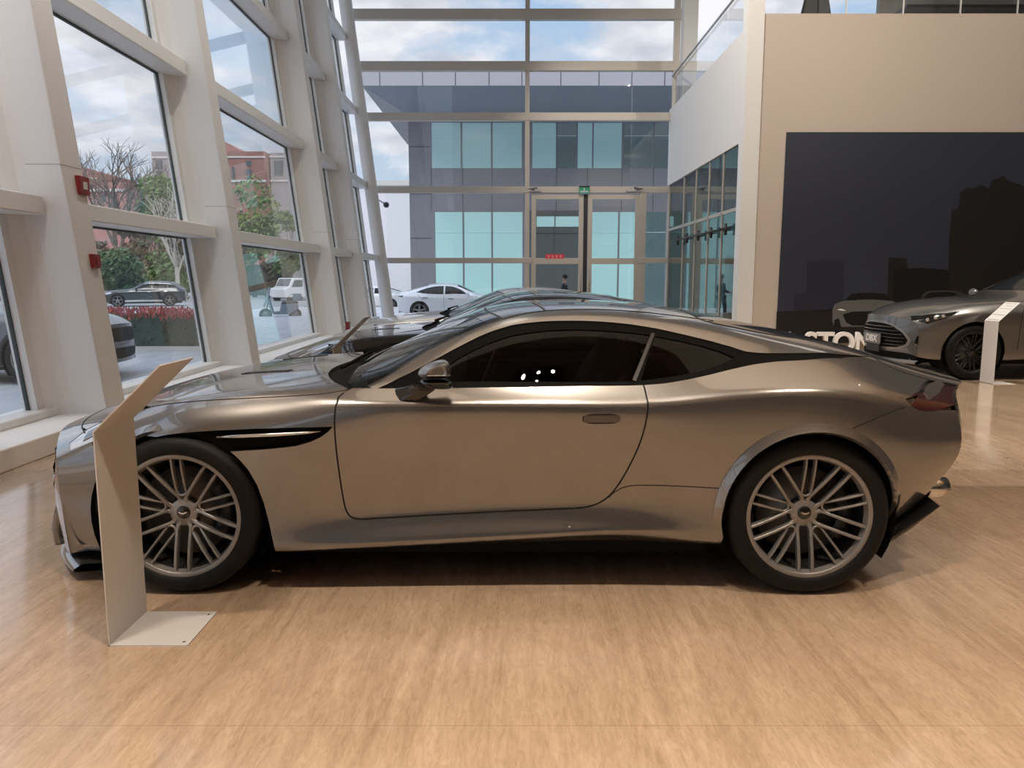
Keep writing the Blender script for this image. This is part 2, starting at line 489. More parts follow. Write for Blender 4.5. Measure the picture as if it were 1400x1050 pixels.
# rows from sill to roof centre: (x keys, half width, height)
def T(keys): return [list(k) for k in keys]
ROWS = [
 # under edge
 [(-.9,.66,.13),(0,.74,.14),(.45,.78,.15),(1.5,.80,.18),(2.4,.80,.18),(2.8,.82,.20),(3.84,.60,.27)],
 # sill bottom
 [(-.9,.76,.125),(-.45,.86,.13),(0,.905,.165),(.43,.925,.185),(.9,.915,.205),(1.5,.91,.237),(2.0,.91,.262),(2.4,.935,.222),(2.8,.95,.22),(3.2,.925,.235),(3.5,.85,.26),(3.84,.72,.29)],
 # skirt lip
 [(-.9,.77,.16),(-.45,.885,.18),(0,.93,.21),(.43,.95,.205),(.9,.952,.228),(1.5,.950,.262),(2.0,.950,.288),(2.4,.958,.262),(2.8,.972,.27),(3.2,.945,.285),(3.5,.87,.31),(3.84,.74,.34)],
 # skirt ledge
 [(-.9,.775,.21),(-.45,.89,.24),(0,.935,.27),(.43,.945,.255),(.9,.925,.285),(1.5,.918,.315),(2.0,.93,.325),(2.4,.955,.32),(2.8,.975,.33),(3.2,.952,.345),(3.5,.88,.37),(3.84,.755,.40)],
 # tuck at the door foot
 [(-.9,.78,.30),(-.45,.89,.33),(0,.94,.36),(.43,.935,.345),(.75,.905,.355),(1.0,.893,.375),(1.5,.888,.402),(2.0,.91,.42),(2.4,.955,.41),(2.8,.978,.42),(3.2,.957,.43),(3.5,.89,.45),(3.84,.77,.47)],
 # lower side
 [(-.9,.785,.40),(-.45,.89,.45),(0,.945,.50),(.43,.942,.47),(.75,.924,.47),(1.5,.916,.50),(2.0,.928,.52),(2.4,.962,.53),(2.8,.982,.54),(3.2,.962,.54),(3.5,.90,.55),(3.84,.785,.56)],
 # mid side
 [(-.9,.785,.50),(-.45,.89,.59),(0,.953,.67),(.43,.956,.66),(.75,.946,.66),(1.5,.938,.67),(2.0,.945,.68),(2.4,.972,.71),(2.8,.986,.72),(3.2,.967,.70),(3.5,.90,.68),(3.84,.79,.66)],
 # under the waist line
 [(-.9,.78,.56),(-.45,.885,.67),(-.2,.93,.73),(0,.952,.762),(.3,.960,.772),(.5,.960,.782),(.7,.958,.812),(.9,.955,.836),(1.5,.949,.832),(2.06,.952,.829),(2.31,.963,.853),(2.6,.978,.882),(2.8,.982,.888),(3.0,.970,.880),(3.2,.945,.862),(3.4,.90,.838),(3.6,.84,.80),(3.84,.765,.76)],
 # waist line
 [(-.9,.775,.58),(-.45,.865,.715),(-.2,.875,.795),(0,.888,.838),(.3,.890,.858),(.5,.900,.866),(.7,.928,.874),(.9,.947,.873),(1.5,.943,.866),(2.06,.946,.863),(2.31,.956,.891),(2.6,.970,.922),(2.8,.972,.929),(3.0,.956,.922),(3.2,.925,.905),(3.4,.875,.882),(3.6,.81,.855),(3.84,.735,.82)],
 # just above the waist line
 [(-.9,.76,.595),(-.45,.845,.738),(-.2,.850,.820),(0,.862,.860),(.3,.864,.881),(.5,.874,.888),(.7,.906,.897),(1.5,.920,.889),(2.06,.922,.886),(2.31,.932,.917),(2.6,.942,.95),(2.8,.938,.96),(3.0,.917,.956),(3.2,.88,.938),(3.4,.825,.915),(3.6,.76,.888),(3.84,.69,.85)],
 # belt / fender crown
 [(-.9,.70,.615),(-.45,.785,.762),(-.2,.82,.838),(0,.84,.879),(.3,.852,.906),(.6,.860,.922),(.8,.866,.929),(1.05,.872,.932),(1.5,.874,.938),(1.8,.872,.944),(2.07,.87,.95),(2.26,.866,.972),(2.46,.848,1.012),(2.6,.83,1.032),(2.8,.795,1.044),(3.0,.75,1.042),(3.2,.705,1.012),(3.4,.665,.972),(3.6,.63,.93),(3.84,.60,.885)],
 # lower glass / hood
 [(-.9,.55,.63),(-.45,.64,.785),(-.2,.67,.857),(0,.69,.895),(.3,.71,.925),(.6,.745,.943),(.8,.81,.950),(1.05,.83,.962),(1.2,.82,.99),(1.4,.805,1.03),(1.6,.798,1.05),(2.0,.79,1.055),(2.2,.785,1.055),(2.4,.775,1.065),(2.6,.765,1.06),(2.8,.735,1.062),(3.0,.685,1.066),(3.2,.635,1.035),(3.4,.59,.99),(3.6,.55,.945),(3.84,.52,.895)],
 # cant rail bottom
 [(-.9,.42,.638),(-.45,.50,.798),(-.2,.52,.868),(0,.54,.907),(.3,.57,.936),(.6,.62,.958),(.75,.69,.968),(.9,.765,.985),(1.05,.755,1.03),(1.2,.73,1.085),(1.4,.695,1.155),(1.6,.672,1.202),(1.8,.664,1.215),(2.0,.664,1.205),(2.2,.672,1.178),(2.4,.690,1.135),(2.6,.70,1.09),(2.8,.685,1.077),(3.0,.635,1.082),(3.2,.585,1.05),(3.4,.535,1.003),(3.6,.49,.952),(3.84,.46,.90)],
 # cant rail top / screen edge
 [(-.9,.32,.643),(-.45,.37,.805),(-.2,.385,.876),(0,.40,.915),(.3,.42,.945),(.6,.46,.968),(.75,.53,.985),(.9,.625,1.025),(1.05,.635,1.088),(1.2,.61,1.15),(1.4,.58,1.222),(1.6,.56,1.258),(1.8,.555,1.266),(2.0,.555,1.258),(2.2,.56,1.237),(2.4,.568,1.205),(2.6,.57,1.163),(2.8,.55,1.122),(3.0,.50,1.105),(3.2,.45,1.065),(3.4,.41,1.013),(3.6,.37,.957),(3.84,.34,.903)],
 # inner roof
 [(-.9,.16,.646),(-.45,.18,.81),(-.2,.19,.881),(0,.20,.92),(.3,.21,.950),(.6,.23,.974),(.75,.26,1.005),(.9,.31,1.065),(1.05,.315,1.132),(1.2,.305,1.198),(1.4,.29,1.265),(1.6,.28,1.287),(1.8,.278,1.294),(2.0,.278,1.288),(2.2,.28,1.270),(2.4,.283,1.243),(2.6,.285,1.205),(2.8,.275,1.162),(3.0,.25,1.122),(3.2,.225,1.075),(3.4,.205,1.02),(3.6,.185,.961),(3.84,.17,.905)],
 # centre line
 [(-.9,0,.648),(-.45,0,.812),(-.2,0,.883),(0,0,.922),(.3,0,.953),(.6,0,.977),(.75,0,1.012),(.9,0,1.075),(1.05,0,1.144),(1.2,0,1.21),(1.4,0,1.277),(1.6,0,1.295),(1.8,0,1.299),(2.0,0,1.293),(2.2,0,1.276),(2.4,0,1.249),(2.6,0,1.211),(2.8,0,1.167),(3.0,0,1.125),(3.2,0,1.078),(3.4,0,1.022),(3.6,0,.962),(3.84,0,.906)],
]
#        where each row starts at the nose and ends at the tail
X_NOSE = [-.48,-.50,-.54,-.57,-.59,-.605,-.615,-.62,-.625,-.635,-.665,-.745,-.81,-.85,-.89,-.90]
X_TAIL = [3.30,3.33,3.38,3.42,3.46,3.53,3.56,3.55,3.54,3.55,3.60,3.68,3.73,3.77,3.81,3.82]
NXS = len(XS)
P = np.zeros((NXS, len(ROWS), 3))
for j, row in enumerate(ROWS):
    kx = [k[0] for k in row]
    fw = pchip(kx, [k[1] for k in row]); fz = pchip(kx, [k[2] for k in row])
    for i, x in enumerate(XS):
        xx = x
        if x < 0.0: xx = x * (X_NOSE[j] / -.9)
        if x > 2.9: xx = 2.9 + (x - 2.9) * ((X_TAIL[j] - 2.9) / (3.84 - 2.9))
        # front and rear wheels sit inside: heights are read at the nominal station
        P[i, j] = (xx, -float(fw(x)), float(fz(x)))
CP = Body(P)
def cpx(*pts): 
    o = px_ray_local(0, 0)[0]
    return [CP.cast(o, ray(x, y)) for x, y in pts]
def cxz(*pts): return [CP.xz(x, z) for x, z in pts]
def cxy(*pts): return [CP.xy(x, -abs(y)) for x, y in pts]
VC = CP.nv - 1.0
def ucen(x):           # u of a point on the centre line
    return (CP.xy(x, -0.002)[0], VC)
# ------------------------------------------------------------------ car materials
mat('paint_warm_silver', (.215, .208, .20), .25, .82, 1.0)
M['paint_warm_silver'].node_tree.nodes['Principled BSDF'].inputs['Coat IOR'].default_value = 1.75
mat('paint_black', (.005, .005, .006), .12, 0, 1.0, spec=.2)
mat('paint_pale_silver', (.62, .61, .59), .32, .6, 1.0)
mat('paint_grey', (.15, .147, .145), .33, .7, 1.0)
mat('rim_grey', (.25, .24, .23), .36, .45, .3)
mat('rim_barrel', (.035, .034, .033), .45, .5)
mat('rim_dark', (.03, .03, .03), .35, .6, .3)
mat('rubber', (.006, .006, .006), .6, spec=.25)
mat('black_gloss', (.006, .006, .006), .08, 0, .6)
mat('black_satin', (.010, .010, .010), .45)
mat('black_matt', (.006, .006, .006), .8, spec=.1)
mat('gap_dark', (.012, .010, .008), .7)
mat('chrome', (.75, .74, .72), .12, 1.0)
mat('disc_steel', (.22, .215, .21), .4, .8)
mat('leather_red', (.10, .012, .020), .45)
mat('leather_black', (.012, .012, .012), .5)
mat('lamp_red', (.035, .003, .004), .1, 0, 1.0)
mat('trim_black', (.003, .003, .003), .5, spec=.05)
mat('lamp_lens', (.55, .58, .62), .08, .3, 1.0)
glass('glass_screen', (.55, .60, .58))
glass('glass_side', (.16, .17, .17), 1.27)
glass('glass_lens', (.85, .87, .9))

# ------------------------------------------------------------------ wheels (axle along y, outer face towards -y)
MW = Matrix.Rotation(PI / 2, 4, 'X')       # lathe z -> -y
def beam(mb, a0, r0, r1, off, w, y0, y1, d, w1=None):
    """spoke: from radius r0 to r1 along angle a0, shifted sideways by off; face runs from depth y0 to y1"""
    w1 = w1 or w
    ca, sa = math.cos(a0), math.sin(a0)
    def pt(r, t, y): return Vector((r * ca - t * sa, y, r * sa + t * ca))
    n = 4; rows = []
    for i in range(n + 1):
        t = i / n; r = r0 + (r1 - r0) * t; y = y0 + (y1 - y0) * (1 - (1 - t) ** 1.6); ww = (w + (w1 - w) * t) / 2
        rows.append([pt(r, off - ww, y + d), pt(r, off - ww, y + .003), pt(r, off - ww * .6, y), pt(r, off + ww * .6, y), pt(r, off + ww, y + .003), pt(r, off + ww, y + d)])
    mb.grid(rows, smooth=False, flip=True)
def make_wheel(parent, loc, R=.363, W=.275, rr=.283, rim='rim_grey', n_sp=5, emblem=True, far=False, style='pairs', detail=True):
    k = rr / .283
    mb = MB()
    mb.lathe([(rr, .016), (rr, -.001), (rr - .004, -.003), (rr - .019, -.002), (rr - .022, .004), (rr - .026, .02), (rr - .030, .03)], 64, MW @ Matrix.Scale(-1, 4, (0, 0, 1)))
    # flip so that positive depth goes inboard (+y)
    if style == 'pairs':
        for q in range(n_sp):
            a = math.radians(54 + 72 * q)
            for s in (-1, 1):
                beam(mb, a, .052 * k, rr - .018, s * .030 * k, .0135 * k, .060, .006, .030)
            b = a + math.radians(36)
            for s in (-1, 1):
                beam(mb, b, .098 * k, rr - .018, s * .021 * k, .0105 * k, .050, .007, .026)
            # loop joining the inner pair near the hub
            ca, sa = math.cos(b), math.sin(b)
            pts = []
            for i in range(7):
                t = PI / 2 + PI * i / 6
                r = .100 * k + .020 * k * math.cos(t) * 1.0; o = .021 * k * math.sin(t)
                pts.append((r * ca - o * sa, .057, r * sa + o * ca))
            mb.tube(pts, .0062 * k, 6)
            # webs running from the hub to the loop
            for s in (-1, 1):
                beam(mb, b + s * math.radians(14), .040 * k, .092 * k, 0, .016 * k, .062, .056, .028)
        mb.lathe([(.0, .064), (.060 * k, .060), (.064 * k, .066), (.064 * k, .11)], 30, MW @ Matrix.Scale(-1, 4, (0, 0, 1)))
    else:
        for q in range(n_sp):
            a = 2 * PI * q / n_sp + PI / 2
            beam(mb, a, .04 * k, rr - .02, 0, .075 * k, .035, .010, .03, .055 * k)
        mb.lathe([(.0, .03), (.060 * k, .034), (.07 * k, .07)], 24, MW @ Matrix.Scale(-1, 4, (0, 0, 1)))
    w = mb.build('wheel', M[rim], parent)
    w.location = loc
    if far: w.rotation_euler = (0, 0, PI)
    def sub(m, name, mt):
        o = m.build(name, M[mt], w)
        return o
    S = Matrix.Scale(-1, 4, (0, 0, 1))
    t = MB(); t.lathe([(rr - .029, .028), (rr - .036, .09), (rr - .055, .13), (rr - .055, W - .02)], 48, MW @ S)
    sub(t, 'rim_barrel', 'rim_barrel')
    t = MB()
    prof = [(rr - .012, .010), (rr + .002, -.006), (rr + .02, -.013), (R - .035, -.012), (R - .014, .002), (R - .003, .022), (R, .045), (R, .055), (R - .006, .057), (R - .006, .064), (R, .066), (R, W / 2 - .006), (R - .006, W / 2 - .004), (R - .006, W / 2 + .004), (R, W / 2 + .006), (R, W - .05), (R - .014, W), (R - .05, W + .01), (rr, W)]
    t.lathe(prof, 72, MW @ S)
    sub(t, 'tire', 'rubber')
    if detail:
        d = MB()
        d.lathe([(.07, .085), (.075, .10), (.205 * k, .10), (.205 * k, .13), (.07, .13)], 48, MW @ S)
        sub(d, 'brake_disc', 'disc_steel')
        c = MB()
        pts = []
        for i in range(9):
            a = math.radians(-38 + 76 * i / 8)
            pts.append((a, .155 * k, .225 * k))
        rows = []
        for a, r0, r1 in pts:
            ca, sa = math.cos(a), math.sin(a)
            rows.append([Vector((r0 * ca, .075, r0 * sa)), Vector((r0 * ca, .066, r0 * sa)), Vector((r1 * ca, .070, r1 * sa)), Vector((r1 * ca, .15, r1 * sa))])
        c.grid(rows, flip=True)
        sub(c, 'brake_caliper', 'black_satin')
        h = MB(); h.lathe([(.0, .054), (.026 * k, .055), (.030 * k, .058), (.034 * k, .07)], 28, MW @ S)
        sub(h, 'hub_cap', 'black_gloss')
        if emblem:
            e = MB()
            up = [(-.021, .006), (-.012, .004), (-.004, .0005), (0, .001), (.004, .0005), (.012, .004), (.021, .006), (.015, -.001), (.006, -.005), (0, -.006), (-.006, -.005), (-.015, -.001)]
            e.prism([(x * k, z * k) for x, z in up], .0535, .0505, lambda p, y: Vector((p[0], y, p[1])))
            o = sub(e, 'emblem', 'chrome'); o['label'] = 'small chrome winged emblem'
    return w

# ------------------------------------------------------------------ build one coupe (master), parts as children
def make_coupe(root, paint='paint_warm_silver'):
    B = CP
    PT = M[paint]
    VB = 0.6                                       # v of the body's lower edge
    def side(name, mt, loops, **k):
        """a panel on the near side and its twin on the far side"""
        d = B.panel(loops, **k)
        a = panel_object(name, mt, root, [d]); b = panel_object(name, mt, root, [d], mirror=True)
        return a, b
    def centre(name, mt, loops, **k):
        return panel_object(name, mt, root, [B.panel(loops, **k)], both=True)
    def arc(cx, cz, r, a0, a1, n=22):
        return [(cx + r * math.cos(math.radians(a0 + (a1 - a0) * i / n)), cz + r * math.sin(math.radians(a0 + (a1 - a0) * i / n))) for i in range(n + 1)]
    # --- shared seams, traced front to rear
    doorf = cpx((482,530.5),(470,537),(462,544),(458.3,553),(457.2,570),(457.5,590),(459.5,615),(463.5,645),(469,680),(475,711))
    doorb = cpx((475,711),(560,706),(640,701.5),(700,698.5),(760,696),(805,694),(822,690),(833,680))
    doorr = cpx((833,680),(845,663),(860,638),(874,610),(883.5,582),(887,562),(886,546),(880,526.5))
    belt = cpx((482,530.5),(520,531),(560,531),(620,530.5),(700,529.5),(800,527.5),(880,526.5))
    dlo_top = cpx((516,531),(530,525),(545,517),(560,510),(575,502),(590,494),(612,482),(640,467.5),(655,460),(672,453),(700,444.5),(735,440),(775,438.5),(820,439.5),(860,443),(900,449.5),(940,458.5),(975,467),(1000,474),(1020,480.5),(1040,482.5),(1090,482.5),(1150,484.5),(1193,488.5))
    dlo_bot = cpx((1193,488.5),(1150,490),(1100,492.5),(1060,494.5),(1030,498.5),(1000,505),(970,512.5),(940,519),(910,524),(880,526.5))
    screen_side = cpx((503,529),(520,519.5),(536,510),(556,496),(577,482.5),(611,465.5),(646,451.5),(668,443),(687,436.5))
    ditch = cpx((687,436.5),(715,429),(745,425),(800,423),(850,424.5),(900,429),(940,434),(975,438.5))
    # --- door with handle
    dpoly = belt + doorr[::-1][1:] + doorb[::-1][1:] + doorf[::-1][1:-1]
    for o in side('door', PT, [dpoly]):
        far = o.name.endswith('.001')
        hp = B.panel([cpx((798,570.5),(801,568),(845,567.5),(848,570),(848,575),(845,577.5),(801,578),(798,575.5))], step=.02, off=.003, flange=.006)
        h = panel_object('door_handle', PT, o, [hp], mirror=far)
        g = ribbon(B, cpx((797,573),(797.5,570),(800,567),(846,566.5),(849,569.5),(849,576),(846,578.5),(800,579),(797.5,576),(797,573)), .005, off=.0012, step=.01)
        panel_object('handle_recess', M['gap_dark'], o, [g], mirror=far)
        g = ribbon(B, doorf[1:] + doorb[1:] + doorr[1:], .0062, off=.0022)
        panel_object('door_gap', M['gap_dark'], o, [g], mirror=far)
    # --- skirt
    archF = arc(0.0, .36, .392, 196, -14)           # rear foot ... over the top
    skirt_front = cpx((376,752))[0]
    skirt = [skirt_front] + cpx((392,744),(420,732),(450,719),(475,711)) + doorb[1:] + cpx((845,664),(880,663),(930,664.5),(983,667.5))
    rear_lo = cxz(*[(2.805 + .392 * math.cos(math.radians(a)), .363 + .392 * math.sin(math.radians(a))) for a in (170, 178, 186, 194)])
    sk_bot = [(u, VB) for u in np.linspace(B.xz(2.405, .26)[0], skirt_front[0], 12)]
    side('side_skirt', PT, [skirt + rear_lo + [(rear_lo[-1][0], VB + .4)] + sk_bot])
    # --- front wing, with the vent cut in behind the wheel arch
    wing_top = cpx((208,556),(250,550.5),(300,546.5),(350,544),(400,541.5),(440,539),(462,536),(476,531.8))
    vent_t = cpx((214,597.5),(255,591.5),(300,588.2),(350,586),(400,584.6),(440,583.8),(455,583.4))
    vent_b = cpx((448,591),(438,598),(424,604.5),(405,610),(370,614),(340,616),(315,617.5))
    tail_arch = cpx((315,617.5),(328,629),(340,643),(352,664),(361,688),(368,715),(373,738),(376,752))
    arch_top = cxz(*arc(0, .36, .392, 196, 106, 14))
    wing = cxz((-.36,.235),(-.40,.30),(-.42,.40),(-.43,.50),(-.44,.60)) + cxz((-.40,.66)) + cpx((150,580),(180,566)) + wing_top + doorf[1:] + cpx((450,719),(420,732),(392,744)) + [skirt_front] + tail_arch[::-1][1:] + vent_b[::-1][1:] + vent_t[::-1] + arch_top[::-1][1:]
    side('front_wing', PT, [wing])
    side('wing_vent', M['black_matt'], [cpx((195,600),(255,588),(300,585.5),(400,582),(457,581),(450,594),(430,606),(400,614),(330,622),(300,622),(240,607))], off=-.035, flange=0)
    for s in (-1, 1):
        mb = MB()
        pts = [B.at(p) for p in cpx((296,598),(330,596.7),(380,594.5),(420,592),(438,590.3))]
        mb.tube([(p.x, s * (abs(p.y) - .006), p.z) for p in pts], [.0085, .0095, .009, .006, .002], 8)
        o = mb.build('side_strake', M['chrome'], root)
    # arch lips
    def fade(a, a0, a1):
        if a < -90: a += 360
        return max(0.0, min(1.0, min(a0 - a, a - a1) / 14.0))
    def lip(cx, cz, r, a0, a1, wdt, name):
        ring_in = cxz(*arc(cx, cz, r, a0, a1, 36)); ring_out = cxz(*arc(cx, cz, r + wdt, a0, a1, 36))
        d = B.panel([ring_in + ring_out[::-1]], step=.012, off=.004, flange=.02, disp=lambda p: .019 * max(0, 1 - (math.hypot(p[0] - cx, p[2] - cz) - r) / wdt) ** 1.2 * fade(math.degrees(math.atan2(p[2] - cz, p[0] - cx)), a0, a1) - .007 * (1 - fade(math.degrees(math.atan2(p[2] - cz, p[0] - cx)), a0, a1)))
        return d
    dF = lip(0, .36, .392, 194, 96, .034, 'f'); dR = lip(2.805, .363, .392, 188, -4, .036, 'r')
    for d in (dF, dR):
        panel_object('wheel_arch_lip', PT, root, [d]); panel_object('wheel_arch_lip', PT, root, [d], mirror=True)
    # --- bonnet
    hood_rear = cpx((476,531.8),(468,527.5),(458,523),(450.5,516.5),(448.5,510.5),(452,505.5),(460,500.5),(476,494.5),(492,490.5)) + [ucen(.70)]
    nose = [(B.near((-.55, -.70, .72))[0], B.near((-.55, -.70, .72))[1])] + [B.near((-.64, -.56, .72)), B.near((-.70, -.40, .72)), B.near((-.735, -.2, .72)), ucen(-.745)]
    headl_in = cpx((208,556),(190,556.5),(165,562),(140,572),(120,584))
    bonnet = wing_top + hood_rear[1:] + nose[::-1][0:-1] + [B.near((-.56,-.66,.73))] + [B.near((-.42,-.66,.79)), B.near((-.25,-.69,.84))]
    centre('bonnet', PT, [bonnet])
    for s in (False, True):
        [panel_object('bonnet_gap', M['gap_dark'], root, [q], mirror=s) for q in (ribbon(B, wing_top, .004), ribbon(B, nose, .006))]
        # louvres
        lou = B.panel([[B.near((.10,-.36,.95)), B.near((.36,-.42,.97)), B.near((.37,-.38,.97)), B.near((.12,-.31,.95))]], off=.003, flange=.006)
        panel_object('bonnet_louvre', M['black_satin'], root, [lou], mirror=s)
    # --- headlamps
    hl = [B.near((-.25,-.69,.84)), B.near((-.42,-.66,.79)), B.near((-.56,-.66,.73)), B.near((-.60,-.72,.66)), B.near((-.56,-.80,.64)), B.near((-.44,-.865,.70)), B.near((-.32,-.86,.765)), B.near((-.22,-.78,.83))]
    for s in (False, True):
        o = panel_object('headlamp', M['lamp_lens'], root, [B.panel([hl], off=-.002)], mirror=s)
        inner = [B.near((-.40,-.72,.78)), B.near((-.52,-.71,.72)), B.near((-.50,-.80,.69)), B.near((-.38,-.82,.75))]
        panel_object('lamp_reflector', M['black_gloss'], o, [B.panel([inner], off=.001, flange=.004)], mirror=s)
    # --- front bumper (sides) + fascia
    bump = [(0.0, VB)] + [(0.0, v) for v in (2, 4, 6, 8, 9, 10, 11, 12, 13, 14, VC)] + nose[::-1] + [B.near((-.56,-.66,.73)), B.near((-.60,-.72,.66)), B.near((-.56,-.80,.64)), B.near((-.44,-.865,.70)), B.near((-.42,-.885,.66))] + cxz((-.44,.60),(-.43,.50),(-.42,.40),(-.40,.30),(-.36,.235)) + [(B.xz(-.37,.22)[0], VB)]
    bumper = centre('front_bumper', PT, [bump])
    vs = np.linspace(0, VC, 40)
    edge = B.ev(np.zeros(40), vs)                   # from the sill corner to the bonnet's tip
    rows = []
    for t in np.linspace(0, 1, 15):
        r = []
        for p in edge:
            y, z, x = p[1], p[2], p[0]
            zb = .115
            zz = zb + (z - zb) * t
            xn = -.90 + .29 * (abs(y) / .78) ** 2.4
            xx = x * t + (xn + .02 * (1 - t)) * (1 - t) - .035 * math.sin(PI * t) * (1 - (abs(y) / .8) ** 4)
            r.append(Vector((xx, y, zz)))
        rows.append(r + [Vector((q.x, -q.y, q.z)) for q in r[::-1][1:]])
    MB().grid(rows, flip=True).build('front_fascia', PT, bumper)
    def fas(y, t, o):
        k = int(np.argmin(abs(abs(edge[20:, 1]) - abs(y)))) + 20
        p = edge[k]; xn = -.90 + .29 * (abs(y) / .78) ** 2.4
        return Vector((p[0] * t + (xn + .02 * (1 - t)) * (1 - t) - .035 * math.sin(PI * t) * (1 - (abs(y) / .8) ** 4) - o, y, .115 + (p[2] - .115) * t))
    gr = []
    for t in np.linspace(.28, .86, 8):
        r = []
        for y in np.linspace(-.52, .52, 15):
            ymax = .52 - .18 * abs(t - .62) ** 1.2 * 2
            yy = y / .52 * ymax
            xn = -.90 + .29 * (abs(yy) / .78) ** 2.4
            r.append(fas(yy, t, .003))
        gr.append(r)
    g = MB().grid(gr, flip=True); g.build('grille', M['black_matt'], bumper)
    bars = MB()
    for t in np.linspace(.33, .82, 7):
        ym = .52 - .18 * abs(t - .62) ** 1.2 * 2 - .02
        bars.tube([fas(y, t, .003) for y in np.linspace(-ym, ym, 13)], .0045, 6)
    bars.build('grille_bar', M['chrome'], bumper)
    # splitter and side blade
    sp = []
    for z, o in ((.045, .0), (.05, .03), (.062, .035), (.085, .0)):
        r = []
        for y in np.linspace(-.80, .80, 33):
            xn = -.86 + .33 * (abs(y) / .80) ** 2.6
            r.append(Vector((xn - o, y * (1 + o * .6), z)))
        sp.append(r)
    r = [Vector((q.x + .35 if abs(q.y) < .6 else q.x + .22, q.y, .10)) for q in sp[-1]]
    sp.append(r); sp.insert(0, [Vector((q.x, q.y, .05)) for q in r])
    MB().grid(sp, flip=True).build('splitter', PT, root, )
    for s in (-1, 1):
        mb = MB()
        mb.tube([(-.80, s * .50, .08), (-.815, s * .50, .16), (-.79, s * .51, .25), (-.745, s * .55, .36)], [.03, .028, .026, .012], 10)
        mb.build('bumper_blade', PT, root)
    # --- cowl, wipers, windscreen
    cowl = cpx((480,531),(468,528.5),(456,524),(448.5,517),(446.5,510.5),(450,504.5),(459,499),(475,493),(491,489)) + [ucen(.68), ucen(.80)] + [B.xy(.80,.3), B.xy(.80,.5), B.xy(.80,.62)] + cpx((503,529),(492,531))
    cowlo = centre('cowl', M['black_matt'], [cowl], off=-.016, flange=0)
    for k, (y0, y1) in enumerate(((-.55, .05), (.02, .60))):
        mb = MB()
        a = Vector((.66, y0, .978)); b = Vector((.80 + .02 * k, y1, 1.015 if abs(y1) < .3 else .965))
        b.z = B.at(B.xy(b.x, abs(b.y))).z + .014; a.z = B.at(B.xy(a.x, abs(a.y))).z + .012
        mid = (a + b) / 2; mid.z = B.at(B.xy(mid.x, abs(mid.y))).z + .02
        mb.tube([a, mid, b], [.008, .008, .004], 6)
        mb.build('wiper', M['black_matt'], root)
    scr_top = [screen_side[-1]] + cpx((675,429.5)) + [B.xy(1.375,.38), B.xy(1.345,.2), ucen(1.335)]
    base = [ucen(.755), B.xy(.745,.3), B.xy(.735,.5)] + cpx((476,522.5),(484,530.5),(495,531))
    screen = centre('windscreen', M['glass_screen'], [screen_side[:-1] + scr_top + base], off=-.001)
    bandp = centre('windscreen_band', M['black_gloss'], [[screen_side[-2]] + [screen_side[-1]] + scr_top[1:] + [ucen(1.27), B.xy(1.28,.2), B.xy(1.30,.38)]], off=.0015, flange=.004)
    for s in (False, True):
        [panel_object('screen_seal', M['black_satin'], root, [q], mirror=s) for q in (ribbon(B, screen_side, .012, off=.002), ribbon(B, scr_top, .012, off=.002))]
        [panel_object('roof_gap', M['gap_dark'], root, [q], mirror=s) for q in (ribbon(B, ditch, .006, off=.002), ribbon(B, cpx((745,425),(735,417.5),(727,413.5)), .007, off=.002))]
    # --- roof and rear screen
    rs_front = [ucen(2.36), B.xy(2.37,.2), B.xy(2.39,.40)]
    rs_side = [B.xy(2.42,.50), B.xy(2.6,.50), B.xy(2.8,.48), B.xy(3.0,.44), B.xy(3.16,.40)]
    rs_rear = [B.xy(3.21,.34), B.xy(3.235,.2), ucen(3.24)]
    ditch_end = ditch[-1]
    roof = scr_top[::-1] + ditch[1:] + [rs_side[0]] + rs_front[::-1]
    centre('roof', PT, [roof], off=.001)
    centre('rear_screen', M['black_gloss'], [rs_front + rs_side + rs_rear], off=-.001)
    for s in (False, True):
        panel_object('rear_screen_seal', M['gap_dark'], root, [ribbon(B, rs_front + rs_side + rs_rear, .010, off=.002)], mirror=s)
    # --- side frame: pillar, cant rail, haunch
    boot = [B.xy(3.28,.36)] + cpx((1193,489.5),(1208,497.5),(1222,505.5),(1248,513),(1272,519.5))
    light_top = cpx((1272,519.5),(1262,532),(1250,538.5),(1238,545.5))
    light_bot = cpx((1238,545.5),(1246,555),(1256,561),(1270,563),(1284,561))
    bump_line = cpx((1238,557),(1215,565),(1190,575),(1166,586))
    archR = cxz(*arc(2.805, .363, .392, 50, 170, 26))
    frame = screen_side + ditch[1:] + rs_side + [rs_rear[0]] + boot[1:] + light_top[1:] + [light_bot[1]] + bump_line + archR[1:] + skirt[-4:-1][::-1] + doorr[1:] + dlo_bot[::-1][1:] + dlo_top[::-1][1:] + cpx((510,531))
    side('rear_wing', PT, [frame])
    for s in (False, True):
        for gp in (bump_line, boot, skirt[-5:]): panel_object('panel_gap', M['gap_dark'], root, [ribbon(B, gp, .004)], mirror=s)
    # --- boot lid with a small lip, lamps, rear bumper, diffuser
    bootp = [rs_rear[2], rs_rear[1], rs_rear[0]] + boot[1:] + [(B.nu - 1.0, v) for v in (11, 12, 13, 14, VC)]
    centre('boot_lid', PT, [bootp])
    nu1 = B.nu - 1.0
    lampp = light_top + [(nu1, 10.6), (nu1, 9.8), (nu1, 9.0), (nu1, 8.3)] + light_bot[::-1][:-1]
